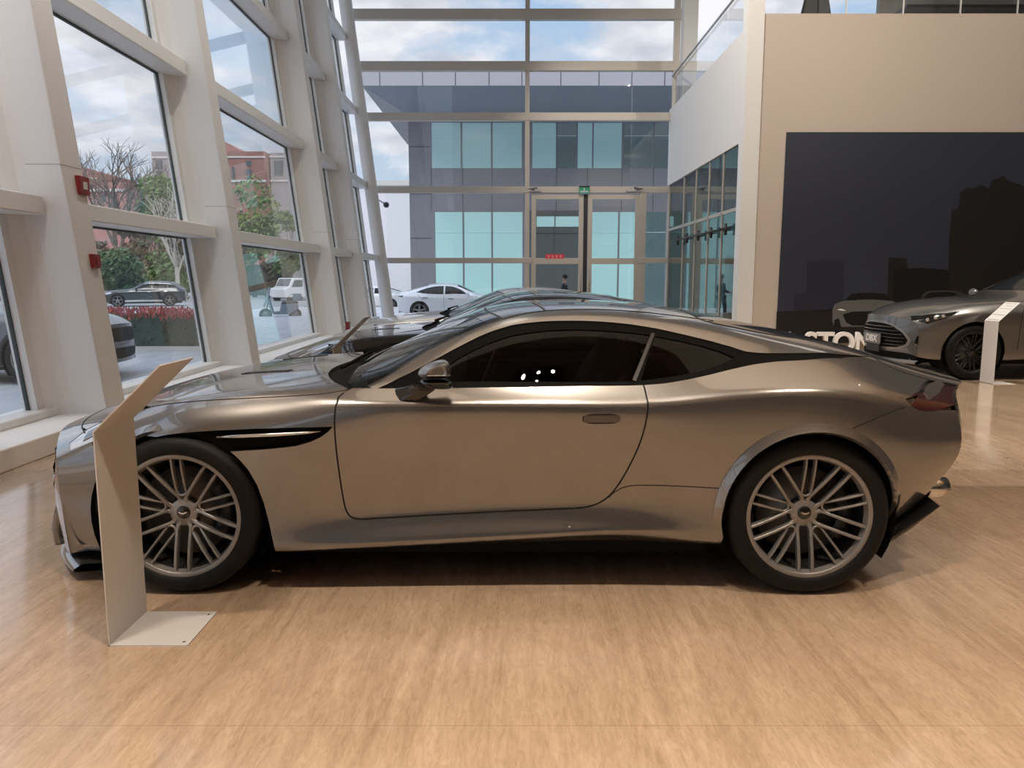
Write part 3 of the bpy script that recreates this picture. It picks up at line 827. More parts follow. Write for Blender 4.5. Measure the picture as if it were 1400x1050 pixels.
    for s in (False, True):
        o = panel_object('tail_lamp', M['lamp_red'], root, [B.panel([lampp], off=.001)], mirror=s)
        big = cpx((1285,515),(1262,529),(1250,535.5),(1232,545.5),(1242,558),(1256,565),(1272,567),(1288,565)) + [(nu1, 7.6), (nu1, 9.4), (nu1, 10.9)]
        panel_object('lamp_housing', M['black_gloss'], o, [B.panel([big], off=-.010, flange=0)], mirror=s)
        a = B.panel([cpx((1262,535),(1275,524),(1283,521),(1291,527),(1284,538),(1270,548))], off=.006, flange=.006, step=.02)
        panel_object('tail_fin', PT, root, [a], mirror=s)
    rb = bump_line[::-1] + [light_bot[1]] + light_bot[2:] + [(nu1, 7.8), (nu1, 6), (nu1, 4), (nu1, 2.2)] + cpx((1225,722)) + cxz(*arc(2.805, .363, .392, -4, 50, 12))[0:-1]
    rbump = side('rear_bumper', PT, [rb], step=.02)[0]
    edge = B.ev(np.full(40, nu1), vs)
    rows = []
    for i, p in enumerate(edge):
        r = []
        for t in np.linspace(-1, 1, 31):
            y = abs(p[1]) * t
            bul = .24 * (1 - abs(t) ** 2.3) if abs(p[1]) > .6 else .24 * (1 - abs(t * abs(p[1]) / .7) ** 2.3) - .24 * (1 - (abs(p[1]) / .7) ** 2.3)
            r.append(Vector((p[0] + max(0, bul), y, p[2])))
        rows.append(r)
    lo = [r for r, p in zip(rows, edge) if p[2] < .42]; hi = [r for r, p in zip(rows, edge) if p[2] >= .38]
    MB().grid(hi, flip=True).build('rear_fascia', PT, root)
    MB().grid(lo, flip=True).build('rear_diffuser', M['black_satin'], root)
    for s in (-1, 1):
        mb = MB()
        mb.hexa([Vector((x, s * y, z)) for x, y, z in ((3.18,.90,.215),(3.34,.80,.255),(3.36,.60,.255),(3.18,.60,.22),(3.18,.905,.235),(3.47,.80,.365),(3.50,.60,.37),(3.18,.60,.3))])
        mb.build('diffuser_corner', M['black_satin'], root)
        for k, (yy) in enumerate((.62, .50)):
            mb = MB()
            mb.lathe([(.045, 0), (.05, .005), (.05, .10), (.042, .10), (.042, .02)], 20, Matrix.Translation((3.49, s * yy, .405)) @ Matrix.Rotation(PI / 2, 4, 'Y'))
            mb.build('exhaust_pipe', M['chrome'], root)
    # --- glass and black frames
    win = cpx((572,521),(590,511),(602,505),(625,490),(645,479),(672,467),(700,458),(735,452.5),(775,450),(820,451),(866,454.5),(889,457.5),(884,470),(876,489),(868,508),(863,520.5),(800,521.5),(700,521.5),(620,521.5))
    qwin = cpx((896,459),(930,465),(960,472),(985,479.5),(1004,487.5),(1000,491),(985,498),(960,506),(930,512.5),(900,517),(876,519.5),(882,500),(889,479))
    trim = dlo_top + dlo_bot[1:] + belt[::-1][1:3] + cpx((700,529.5),(620,530.5),(560,531))
    td = B.panel([trim, win, qwin], off=-.004, flange=.012)
    for s in (False, True):
        panel_object('window_surround', M['trim_black'], root, [td], mirror=s)
        panel_object('side_window', M['glass_side'], root, [B.panel([win], off=-.008, flange=0)], mirror=s)
        panel_object('quarter_window', M['glass_side'], root, [B.panel([qwin], off=-.008, flange=0)], mirror=s)
        panel_object('window_strip', M['black_satin'], root, [ribbon(B, cpx((893,456),(886,474),(878,492),(871,510),(867,521)), .016, off=.004)], mirror=s)
    # --- door mirrors
    for s in (-1, 1):
        def ring_loft(outline, ys, sc, name, mt, par):
            cx = sum(p[0] for p in outline) / len(outline); cz = sum(p[1] for p in outline) / len(outline)
            rows = []
            for y, k, dx in zip(ys, sc, np.linspace(0, .03, len(ys))):
                r = [Vector((cx + (p[0] - cx) * k + dx, s * y, cz + (p[1] - cz) * k)) for p in outline]
                rows.append(r + [r[0]])
            mb = MB(); mb.grid(rows, flip=(s > 0))
            n = len(outline)
            mb.f.append(tuple(range(n)) if s < 0 else tuple(range(n))[::-1]); mb.sm.append(True)
            b = (len(rows) - 1) * (n + 1)
            mb.f.append(tuple(b + i for i in range(n))[::-1] if s < 0 else tuple(b + i for i in range(n))); mb.sm.append(True)
            o = mb.build(name, mt, par)
            bm = bmesh.new(); bm.from_mesh(o.data); bmesh.ops.remove_doubles(bm, verts=bm.verts, dist=1e-5); bm.to_mesh(o.data); bm.free()
            ss = o.modifiers.new('sub', 'SUBSURF'); ss.levels = 1; ss.render_levels = 2
            return o
        def lx(pts, w): return [((lambda q: (q.x - CX0, q.z))(at_y(px, py, CYC - w))) for px, py in pts]
        cap = lx([(564.5,519),(564,512),(567,507),(572,503),(579,498.8),(590,494.8),(601,492.3),(607,494.5),(611,500),(613,508),(613.5,519)], 1.02)
        low = lx([(564.2,519),(613.5,519),(614.5,527),(614.5,532.5),(596,533),(578,532),(568,526)], 1.02)
        mo = ring_loft(low, (.925, .94, .985, 1.03, 1.055), (.72, .93, 1.0, .92, .60), 'door_mirror', M['black_gloss'], root)
        c = ring_loft(cap, (.92, .935, .985, 1.035, 1.065), (.72, .93, 1.0, .92, .55), 'mirror_cap', PT, mo)
        arm = MB()
        f = lx([(534,533),(578,534),(573,549),(546,549)], .93); g = lx([(563,524),(598,528),(596,534),(570,534)], .95)
        lo = [Vector((x, s * (.885 if i < 2 else .935), z)) for i, (x, z) in enumerate(f)]
        hi = [Vector((x, s * .965, z)) for x, z in g]
        arm.hexa(lo + hi)
        arm.build('mirror_arm', M['black_gloss'], mo, bevel=.012)
    # --- wheels and wells
    for x, R, W, y in ((0.0, .363, .275, -.950), (2.805, .363, .315, -.955)):
        make_wheel(root, (x, y, R), R, W)
        make_wheel(root, (x, -y, R), R, W, far=True)
        for s in (-1, 1):
            mb = MB()
            rows = []
            for a in np.linspace(-30, 210, 29):
                ca, sa = math.cos(math.radians(a)), math.sin(math.radians(a))
                rows.append([Vector((x + .40 * ca, s * .925, .36 + .40 * sa)), Vector((x + .40 * ca, s * .58, .36 + .40 * sa)), Vector((x + .05 * ca, s * .58, .36 + .05 * sa))])
            mb.grid(rows, flip=(s < 0)); mb.build('wheel_well', M['black_matt'], root)
    ub = MB()
    ub.box((-.50, -.56, .12), (3.30, .56, .30)); ub.box((.42, -.84, .16), (2.38, .84, .28))
    ub.build('underbody', M['black_matt'], root)
    # --- cabin
    cab = MB()
    cab.box((.95, -.82, .28), (2.6, .82, .34))
    for s in (-1, 1): cab.hexa([Vector((x, s * y, z)) for x, y, z in ((.95,.80,.3),(2.5,.80,.3),(2.5,.84,.3),(.95,.84,.3),(.95,.78,.88),(2.5,.78,.88),(2.5,.82,.88),(.95,.82,.88))])
    cab.box((2.3, -.8, .3), (2.36, .8, .95))
    cab.hexa([Vector(p) for p in ((2.3,-.72,.88),(3.1,-.55,.98),(3.1,.55,.98),(2.3,.72,.88),(2.3,-.72,.92),(3.1,-.55,1.0),(3.1,.55,1.0),(2.3,.72,.92))])
    cab.build('cabin', M['leather_black'], root)
    dash = MB()
    rows = []
    for y in np.linspace(-.76, .76, 13):
        rows.append([Vector((.82, y, .90)), Vector((.95, y, .965)), Vector((1.10, y, .965 - .02 * abs(y))), Vector((1.2, y, .90)), Vector((1.18, y, .72)), Vector((1.1, y, .5))])
    dash.grid(rows); dash.build('dashboard', M['leather_black'], root)
    st = MB()
    SM = Matrix.Translation((1.34, -.37, .88)) @ Matrix.Rotation(math.radians(-68), 4, 'Y')
    st.tube([SM @ Vector((.18 * math.cos(a), .18 * math.sin(a), 0)) for a in np.linspace(0, 2 * PI, 25)], .016, 8, cap=False)
    for a in (0, 2.3, 4.0): st.tube([SM @ Vector((0, 0, -.03)), SM @ Vector((.18 * math.cos(a), .18 * math.sin(a), 0))], .014, 6)
    st.tube([SM @ Vector((0, 0, -.02)), SM @ Vector((0, 0, -.25))], .03, 8)
    st.build('steering_wheel', M['leather_red'], root)
    for y in (-.38, .38):
        sb = MB(); rows = []
        def sect(c, w, d, ang, n=12):
            r = []
            for i in range(n + 1):
                a = 2 * PI * i / n
                p = Vector((math.copysign(abs(math.cos(a)) ** .6, math.cos(a)) * d, math.copysign(abs(math.sin(a)) ** .6, math.sin(a)) * w, 0))
                p = Matrix.Rotation(ang, 3, 'Y') @ p
                r.append(Vector(c) + p)
            return r
        for c, w, d, ang in (((1.86, y, .48), .20, .07, .35), ((1.90, y, .60), .27, .085, .35), ((1.96, y, .76), .28, .09, .35), ((2.01, y, .89), .25, .08, .3), ((2.045, y, .965), .17, .07, .25), ((2.06, y, 1.02), .14, .06, .2), ((2.075, y, 1.09), .13, .055, .15), ((2.08, y, 1.125), .09, .03, .1)):
            rows.append(sect(c, w, d, ang))
        sb.grid(rows)
        so = sb.build('seat', M['leather_red'], root)
        sb = MB(); rows = []
        for x, w, z in ((1.38, .20, .50), (1.40, .25, .52), (1.6, .27, .52), (1.85, .26, .50), (1.9, .2, .47)):
            rows.append([Vector((x, y + w * t, z + (.05 if abs(t) > .8 else 0) - .16 * (abs(t) > .98))) for t in (-1, -.9, -.6, 0, .6, .9, 1)])
        sb.grid(rows); sb.build('seat_cushion', M['leather_red'], so)
    return root
# ------------------------------------------------------------------ showroom shell
mat('frame_white', (.80, .80, .785), .42)
mat('column_white', (.84, .835, .82), .5)
mat('wall_beige', (.62, .54, .47), .7)
mat('wall_white', (.85, .845, .83), .6)
mat('ceiling_warm', (.78, .68, .56), .8)
mat('ceiling_grey', (.55, .55, .54), .8)
mat('frame_champagne', (.58, .54, .49), .38, .25)
mat('slab_grey', (.42, .42, .42), .7)
mat('steel', (.55, .55, .56), .3, .9)
mat('dark_metal', (.05, .05, .055), .4, .5)
mat('red_plastic', (.30, .03, .03), .4)
mat('lamp_glow', (.8, .7, .6), .5, emit=(1.0, .80, .58), estr=14)
mat('gasket', (.05, .065, .065), .6)
glass('glass_pane', (.985, .995, .99))
glass('glass_green', (.52, .60, .57))
# floor: travertine with veins running away from the camera and one visible row of joints
m = mat('travertine', (.6, .45, .33), .16, 0, .7, spec=.6, coat_rough=.10)
nt, N, L, b = nodes_of(m)
tc = N.new('ShaderNodeTexCoord')
def vein(scale, sx, sy, det, dist=0.0):
    mp = N.new('ShaderNodeMapping'); mp.inputs['Scale'].default_value = (sx, sy, 1)
    L.new(tc.outputs['Object'], mp.inputs[0])
    nz = N.new('ShaderNodeTexNoise'); nz.inputs['Scale'].default_value = scale; nz.inputs['Detail'].default_value = det; nz.inputs['Roughness'].default_value = .65; nz.inputs['Distortion'].default_value = dist
    L.new(mp.outputs[0], nz.inputs['Vector']); return nz
n1 = vein(2.0, 5.0, .38, 14, 1.7); n2 = vein(34, 1.7, .36, 12, 1.2); n3 = vein(1.0, 2.2, .8, 8, 1.5)
r1 = N.new('ShaderNodeValToRGB')
e = r1.color_ramp.elements
e[0].position = .30; e[0].color = (.51, .37, .245, 1)
e[1].position = .74; e[1].color = (.72, .555, .40, 1)
x = e.new(.5); x.color = (.625, .465, .32, 1)
L.new(n1.outputs['Fac'], r1.inputs[0])
r2 = N.new('ShaderNodeValToRGB')
e = r2.color_ramp.elements
e[0].position = .36; e[0].color = (.82, .79, .75, 1); e[1].position = .58; e[1].color = (1.08, 1.08, 1.08, 1)
L.new(n2.outputs['Fac'], r2.inputs[0])
mx = N.new('ShaderNodeMix'); mx.data_type = 'RGBA'; mx.blend_type = 'MULTIPLY'; mx.inputs[0].default_value = .75
L.new(r1.outputs[0], mx.inputs[6]); L.new(r2.outputs[0], mx.inputs[7])
r3 = N.new('ShaderNodeValToRGB')
e = r3.color_ramp.elements
e[0].position = .33; e[0].color = (.82, .80, .78, 1); e[1].position = .62; e[1].color = (1.06, 1.06, 1.07, 1)
L.new(n3.outputs['Fac'], r3.inputs[0])
m3 = N.new('ShaderNodeMix'); m3.data_type = 'RGBA'; m3.blend_type = 'MULTIPLY'; m3.inputs[0].default_value = 1
L.new(mx.outputs[2], m3.inputs[6]); L.new(r3.outputs[0], m3.inputs[7])
# joints: lines across (every 1.2 m in depth) and, fainter, along
sp = N.new('ShaderNodeSeparateXYZ'); L.new(tc.outputs['Object'], sp.inputs[0])
def joint(axis, period, phase, half):
    a = N.new('ShaderNodeMath'); a.operation = 'ADD'; a.inputs[1].default_value = -phase + period * 40 + period / 2
    L.new(sp.outputs[axis], a.inputs[0])
    q = N.new('ShaderNodeMath'); q.operation = 'MODULO'; q.inputs[1].default_value = period; L.new(a.outputs[0], q.inputs[0])
    c = N.new('ShaderNodeMath'); c.operation = 'COMPARE'; c.inputs[1].default_value = period / 2; c.inputs[2].default_value = half
    L.new(q.outputs[0], c.inputs[0]); return c
j1 = joint(1, 1.2, 2.275, .0018); 
jm = N.new('ShaderNodeMath'); jm.operation = 'MAXIMUM'; L.new(j1.outputs[0], jm.inputs[0])
jf = N.new('ShaderNodeMath'); jf.operation = 'MULTIPLY'; jf.inputs[1].default_value = .55; L.new(jm.outputs[0], jf.inputs[0])
m4 = N.new('ShaderNodeMix'); m4.data_type = 'RGBA'; m4.inputs[7].default_value = (.16, .10, .065, 1)
L.new(jf.outputs[0], m4.inputs[0]); L.new(m3.outputs[2], m4.inputs[6])
L.new(m4.outputs[2], b.inputs['Base Color'])
rr_ = N.new('ShaderNodeMapRange'); rr_.inputs['To Min'].default_value = .13; rr_.inputs['To Max'].default_value = .24
L.new(n2.outputs['Fac'], rr_.inputs['Value']); L.new(rr_.outputs[0], b.inputs['Roughness'])

KW = .115                                  # lean of the glazed side wall
XI = -3.75
YE, YW, XP = 25.0, 16.95, 4.95
XR, YB = 15.0, -9.0
struct(MB().box((-4.7, YB, -.15), (XR, YE + .2, 0)).build('floor', M['travertine']))
def wl(n, y, z): return Vector((XI + n - KW * z, y, z))
def wprism(mb, prof, z0, z1):
    """profile [(n, y)] run up the leaning wall"""
    lo = [wl(n, y, z0) for n, y in prof]; hi = [wl(n, y, z1) for n, y in prof]
    k = len(prof)
    mb.add(lo + hi, [tuple(range(k))[::-1], tuple(range(k, 2 * k))] + [(i, (i + 1) % k, (i + 1) % k + k, i + k) for i in range(k)])
def wbox(mb, n0, n1, y0, y1, z0, z1):
    mb.hexa([wl(n0, y0, z0), wl(n1, y0, z0), wl(n1, y1, z0), wl(n0, y1, z0), wl(n0, y0, z1), wl(n1, y0, z1), wl(n1, y1, z1), wl(n0, y1, z1)])
ZT = 11.6
cols_y = [-5.0, -1.0, 3.0, 7.06, 11.1, 17.1, 20.4]
for y in cols_y:
    mb = MB()
    prof = [(0, y), (0, y + .35), (-.32, y + .35), (-.42, y + .42), (-.55, y + .50), (-.66, y + .50), (-.66, y - .16), (-.55, y - .16), (-.46, y - .09), (-.40, y - .03), (-.32, y)]
    wprism(mb, prof, 0, ZT)
    o = mb.build('column', M['column_white'], bevel=.012)
    struct(o)
    jn = MB(); wbox(jn, -.318, .0015, y - .0015, y + .3515, 2.42, 2.426)
    jn.build('panel_joint', M['slab_grey'], o)
mb = MB()
mb.add([], [])
rows = []
for z in (0, ZT):
    rows.append([wl(-.16 + .2 * math.cos(a), 24.5 + .2 * math.sin(a), z) for a in np.linspace(0, 2 * PI, 33)])
mb.grid(rows); struct(mb.build('column', M['column_white']))
# curb under the side glazing
mb = MB(); mb.hexa([Vector(p) for p in ((-4.75, YB, 0), (-3.72, YB, 0), (-3.72, YE, 0), (-4.75, YE, 0), (-4.75, YB, .165), (-3.735, YB, .165), (-3.735, YE, .165), (-4.75, YE, .165))])
struct(mb.build('baseboard_left', M['wall_white'], bevel=.01))
# glazing bays: transoms, jambs, panes
bays = [(cols_y[i] + .45, cols_y[i + 1] - .10) for i in range(len(cols_y) - 1)] + [(20.85, 24.35)]
rows_z = [.165, 2.06, 4.26, 6.48, 8.62, 10.8]
for k, (y0, y1) in enumerate(bays):
    w = bpy.data.objects.new('window_%d' % (k + 1), None); COL.objects.link(w); w.empty_display_size = .1; struct(w)
    for i, z in enumerate(rows_z):
        mb = MB()
        if i == 0: wbox(mb, -.66, -.42, y0 - .05, y1 + .05, .165, .235)
        else: wbox(mb, -.64, -.20 if i == 1 else -.24, y0 - .09, y1 + .07, z - .085, z + .085 if i == 1 else z + .12)
        mb.build('transom', M['frame_white'], w, bevel=.012)
    for yy in (y0, y1 - .13):
        mb = MB(); wbox(mb, -.63, -.50, yy, yy + .13, .2, ZT); mb.build('jamb', M['frame_white'], w)
    for i in range(len(rows_z)):
        za = rows_z[i] + (.07 if i == 0 else .09); zb = (rows_z[i + 1] - .085) if i + 1 < len(rows_z) else ZT
        mb = MB(); wbox(mb, -.585, -.573, y0 + .125, y1 - .125, za, zb)
        mb.build('pane', M['glass_pane'], w)
        g = MB()
        wbox(g, -.60, -.565, y0 + .125, y0 + .143, za, zb); wbox(g, -.60, -.565, y1 - .143, y1 - .125, za, zb); wbox(g, -.60, -.565, y0 + .13, y1 - .13, zb - .022, zb)
        g.build('gasket', M['gasket'], w)
# red alarm boxes on the columns
def on_wall(px, py, n=0.0):
    r = ray(px, py); t = (XI + n - KW * H) / (r[0] + KW * r[2])
    return Vector((r[0] * t, r[1] * t, H + r[2] * t))
for (px, py, s, lb) in ((128, 357, .13, 'red square alarm call point low on the nearest white column'), (111, 254, .17, 'red alarm box with a lever, higher up the nearest white column'), (475.5, 447, .24, 'small red box low on a white column beyond the silver coupe')):
    p = on_wall(px, py)
    t = thing('alarm_box', lb, 'alarm', p, 0)
    MB().box((-.03, -s / 2, -s / 2), (.035, s / 2, s / 2)).build('case', M['red_plastic'], t, bevel=.006)
    MB().box((.03, -s * .18, -s * .2), (.043, s * .18, s * .2)).build('button', M['wall_white'] if 'lever' in lb else M['red_plastic'], t)
# ---------------------------------------------------------------- end glazing
w = bpy.data.objects.new('window_20', None); COL.objects.link(w); struct(w)
champ = M['frame_champagne']
def ebox(name, px0, px1, z0, z1, d=.14, m=champ, par=w, y=YE):
    x0, x1 = ((p - 700) / F * y for p in (px0, px1))
    o = MB().box((x0, y - d / 2, z0), (x1, y + d / 2, z1)).build(name, m, par, bevel=.008); return o
K = YE / F
def zy(py, y=YE): return at_y(800, py, y).z
XL = -3.9
def rail(name, za, zb, xa=XL, xb=XP + .6, d=.2):
    return MB().box((xa - KW * za * 1.0, YE - d / 2, za), (xb, YE + d / 2, zb)).build(name, champ, w, bevel=.01)
rail('transom', zy(360), zy(352.5), xb=.64); rail('transom', zy(360), zy(352.5), xa=4.25)
rail('transom', zy(264), zy(255.5)); rail('transom', zy(165.5), zy(154.5)); rail('transom', zy(97.5), zy(84.5)); rail('transom', zy(27.5), zy(13))
rail('transom', 11.3, 11.6); rail('sill', 0, .18, xb=.64); rail('sill', 0, .18, xa=4.25)
def post(px_mid, wpx, z0, z1, d=.16):
    x = (px_mid - 700) / F * YE * .985; return MB().box((x - wpx * K / 2, YE - d / 2, z0), (x + wpx * K / 2, YE + d / 2, z1)).build('mullion', champ, w, bevel=.006)
post(720.5, 6.0, 0, ZT); post(877.5, 9, 0, zy(258)); post(914.5, 6, 0, zy(258), .2); post(917.5, 8, zy(258), ZT)
MB().box((5.20, YE - .55, zy(258)), (5.62, YE - .1, ZT)).build('column', M['column_white'], w)
xs = [-4.2, .46, 4.25, 5.05]
for za, zb in ((.1, zy(264)), (zy(255.5), zy(165.5)), (zy(154.5), zy(97.5)), (zy(84.5), zy(27.5)), (zy(13), 11.4)):
    segs = [(-3.9 - KW * (za + zb) / 2, .42), (.56, XP + .4)] if za > 1 else [(-4.0, .42), (4.32, 4.98)]
    for a, b_ in segs:
        MB().box((a, YE - .006, za), (b_, YE + .006, zb)).build('pane', M['glass_pane'], w)
# double entrance door
for s, (pa, pb) in enumerate(((726.5, 797), (803, 873.5))):
    d = bpy.data.objects.new('door_%d' % (s + 1), None); COL.objects.link(d); struct(d)
    z1 = zy(266); z0 = .02
    a, b_ = (pa - 700) / F * YE * .985, (pb - 700) / F * YE * .985
    st = 6.0 * K
    for x0, x1 in ((a, a + st), (b_ - st, b_)):
        MB().box((x0, YE - .05, z0), (x1, YE + .05, z1)).build('stile', champ, d, bevel=.006)
    for za, zb in ((z0, z0 + .3), (zy(361), zy(353)), (z1 - .15, z1)):
        MB().box((a + st, YE - .05, za), (b_ - st, YE + .05, zb)).build('rail', champ, d, bevel=.006)
    for za, zb in ((z0 + .3, zy(361)), (zy(353), z1 - .15)):
        MB().box((a + st, YE - .006, za), (b_ - st, YE + .006, zb)).build('pane', M['glass_pane'], d)
    hx = b_ - st / 2 if s == 0 else a + st / 2
    hb = MB(); hb.tube([(hx, YE - .05, 1.0), (hx, YE - .11, 1.02), (hx, YE - .11, 1.68), (hx, YE - .05, 1.7)], .016, 8); hb.build('door_handle', M['steel'], d)
MB().box(((797.4 - 700) / F * YE * .985, YE - .02, 0), ((802.6 - 700) / F * YE * .985, YE + .02, zy(266))).build('door_gap', M['dark_metal'], w)
# exit sign, door closers, red notice
t = thing('exit_sign', 'small green exit sign over the double glass doors', 'sign', at_y(799, 256.5, YE - .18))
MB().box((-.165, -.02, -.17), (.165, .03, .02)).build('case', mat('sign_green', (.012, .11, .07), .4, emit=(.02, .35, .2), estr=.35), t)
MB().box((-.17, -.03, .0), (.17, .035, .05)).build('hood', M['dark_metal'], t)
mw = mat('sign_white', (.8, .85, .82), .5)
mb = MB(); mb.box((-.13, -.026, -.115), (.13, -.021, -.10)); mb.box((-.13, -.026, -.145), (.13, -.021, -.13)); mb.build('arrow_line', mw, t)
mb = MB(); mb.ball((-.01, -.024, -.02), .016, 6); mb.tube([(-.01, -.024, -.04), (0, -.024, -.075), (.03, -.024, -.09)], .01, 6); mb.tube([(0, -.024, -.07), (-.035, -.024, -.092)], .01, 6); mb.tube([(-.035, -.024, -.04), (.03, -.024, -.055)], .008, 6)
mb.build('running_figure', mw, t)
for px, s, lb in ((735, 1, 'dark door closer arm above the left glass door leaf'), (866, -1, 'dark door closer arm above the right glass door leaf')):
    p = at_y(px, 261, YE - .12); t = thing('door_closer', lb, 'door closer', p)
    MB().box((-.22, -.06, -.03), (.10, .04, .04)).build('body', M['steel'], t, bevel=.008)
    mb = MB(); mb.tube([(-.1 * s, -.07, .03), (-.30 * s, -.12, .05), (-.02 * s, -.03, .10)], .018, 6); mb.build('arm', M['dark_metal'], t)
t = thing('notice', 'bright red paper notice stuck on the left glass door leaf', 'notice', at_y(758.5, 350.5, YE - .05))
MB().box((-.30, -.004, -.07), (.30, .004, .07)).build('sheet', mat('notice_red', (.75, .05, .10), .6), t)
mat('notice_ink', (.95, .55, .45), .6)
for i in range(4):
    cx = -.20 + i * .13; mb = MB(); mb.box((cx - .006, -.0065, -.045), (cx + .006, -.0045, .045))
    for q in range(3): mb.box((cx - .035, -.0065, -.035 + q * .028), (cx + .035, -.0045, -.027 + q * .028))
    mb.build('character', M['notice_ink'], t)
# ---------------------------------------------------------------- white partition and glazed office on the right
zl, zh = at_y(1016, 192, YW).z, at_y(1024, 35, YW).z
struct(MB().box((XP, YW - .0, zl), (XP + .32, YE + .1, zh)).build('wall_right', M['wall_white']))
e0 = at_y(1016, 100, YW).x; e1 = at_y(1034.5, 100, YW).x
struct(MB().box((XP - .012, YW - .02, 0), (XP + .33, YW + .35, 11.6)).build('column', M['wall_white']))
g = bpy.data.objects.new('window_21', None); COL.objects.link(g); struct(g)
ys = [YW + .35, 18.6, 19.9, 21.3, 22.8, YE - .1]
for a, b_ in zip(ys, ys[1:]):
    MB().box((XP + .04, a + .02, .05), (XP + .052, b_ - .02, 2.9)).build('pane', M['glass_green'], g)
    MB().box((XP + .02, b_ - .03, 0), (XP + .07, b_ + .03, zl)).build('mullion', M['frame_champagne'], g)
    MB().box((XP + .04, a + .02, 2.98), (XP + .052, b_ - .02, zl)).build('pane', M['glass_green'], g)
MB().box((XP + .02, YW + .3, 2.9), (XP + .07, YE, 2.98)).build('transom', M['frame_champagne'], g)
tr = MB(); tr.tube([(XP - .06, 17.4, 2.55), (XP - .06, 23.2, 2.55)], .03, 8); tr.build('door_track', M['dark_metal'], g)
for y in (17.9, 19.2, 20.5, 21.8, 23.0):
    mb = MB(); mb.tube([(XP - .06, y, 2.66), (XP - .06, y, 2.40)], .035, 8); mb.build('track_hanger', M['dark_metal'], g)
# office behind that glazing
struct(MB().box((XP + 3.9, YW + .4, 0), (XP + 4.0, YE + .2, zl)).build('wall_office', mat('office_wall', (.30, .32, .31), .8)))
struct(MB().box((XP + .1, YW + .36, zl), (XP + 4.0, YE + .2, zl + .3)).build('ceiling_office', M['ceiling_grey']))
for x, y, sx, lb in ((6.3, 19.2, .9, 'tall dark cabinet behind the office glass, nearer the beige wall'), (6.8, 22.6, 1.1, 'tall dark cabinet at the back of the glazed office by the end wall')):
    t = thing('office_cabinet', lb, 'cabinet', (x, y, 0), 0, 'dark office cabinets')
    MB().box((-sx / 2, -.25, 0), (sx / 2, .25, 2.1)).build('carcass', M['dark_metal'], t, bevel=.01)
    MB().box((-sx / 2 + .02, -.27, .1), (-.01, -.25, 2.06)).build('door', M['black_panel'] if 'black_panel' in M else mat('black_panel', (.02, .02, .022), .3), t)
    MB().box((.01, -.27, .1), (sx / 2 - .02, -.25, 2.06)).build('door', M['black_panel'], t)
# beige wall
bz = zh + .0
ztop = at_y(1200, 18.5, YW).z
struct(MB().box((XP + .33, YW, 0), (XR, YW + .3, ztop)).build('wall_back', M['wall_beige']))
struct(MB().box((XP + .32, YW + .29, ztop - .5), (XR, YE + .3, ztop - .45)).build('floor_gallery', M['slab_grey']))
# gallery above: glass balustrade, rear wall with windows, a low bench
bal = thing('balustrade', 'frameless glass balustrade with a steel rail on top of the white partition', 'balustrade', (XP + .1, YW, zh))
for i in range(5):
    a = i * 1.6 + .4; MB().box((-.008, a + .02, -.2), (.008, a + 1.56, .98)).build('glass_panel', M['glass_pane'], bal)
    for q in (.06, .16): 
        mb = MB(); mb.tube([(-.03, a + .1, -q), (.03, a + .1, -q)], .03, 10); mb.build('fixing', M['steel'], bal)
mb = MB(); mb.tube([(-.06, .4, .98), (-.06, 8.0, .98)], .028, 10); mb.build('handrail', M['steel'], bal)
bal2 = thing('balustrade', 'glass balustrade along the gallery edge above the beige wall', 'balustrade', (XP + .4, YW + .12, ztop))
for i in range(6):
    a = .2 + i * 1.25; MB().box((a + .012, -.008, -.3), (a + 1.238, .008, .95)).build('glass_panel', M['glass_pane'], bal2)
mb = MB(); mb.tube([(.2, 0, .98), (7.7, 0, .98)], .028, 10); mb.build('handrail', M['steel'], bal2)
gx = at_y(1203, 5, 22.0).x
struct(MB().box((gx, 22.0, ztop - .5), (XR, 22.2, 11.6)).build('wall_gallery', mat('gallery_wall', (.30, .295, .285), .8)))
gz = ztop - .45
pl_, pr_ = at_y(1240, 12, 17.8).x, at_y(1470, 12, 17.8).x
t = thing('counter', 'long low black counter on the gallery above the beige wall', 'counter', ((pl_ + pr_) / 2, 18.1, gz))
hw_ = (pr_ - pl_) / 2; hz = at_y(1300, 6, 17.8).z - gz
mb = MB(); mb.prism([(-hw_ - .25, .0), (hw_, .0), (hw_, hz - .05), (-hw_, hz - .05), (-hw_ - .25, hz * .62)], -.3, .3, lambda q, y: Vector((q[0], y, q[1]))); mb.build('body', M['dark_metal'], t)
MB().box((-hw_, -.31, hz - .05), (hw_, .31, hz)).build('top', M['black_panel'], t)
ap = at_y(1117, 15, 17.8)
t = thing('armchair', 'dark high-backed armchair beside the gallery window', 'armchair', (ap.x, 18.2, gz))
MB().box((-.36, -.34, .1), (.36, .34, .62)).build('seat', M['dark_metal'], t, bevel=.04)
mb = MB(); mb.hexa([Vector(p) for p in ((-.37,-.4,.5),(.37,-.4,.5),(.37,-.25,.5),(-.37,-.25,.5),(-.20,-.38,1.35),(.20,-.38,1.35),(.20,-.28,1.35),(-.20,-.28,1.35))]); mb.build('backrest', M['dark_metal'], t, bevel=.03)
for x in (-.3, .3):
    for y in (-.3, .3): MB().box((x - .025, y - .025, 0), (x + .025, y + .025, .1)).build('leg', M['steel'], t)
for px in (1157, 1235, 1313, 1391):
    q = at_y(px, 12, YW + .12); MB().box((q.x - .012 - XP - .4, -.016, -.02), (q.x + .012 - XP - .4, .016, .95)).build('clamp_strip', M['frame_white'], bal2)
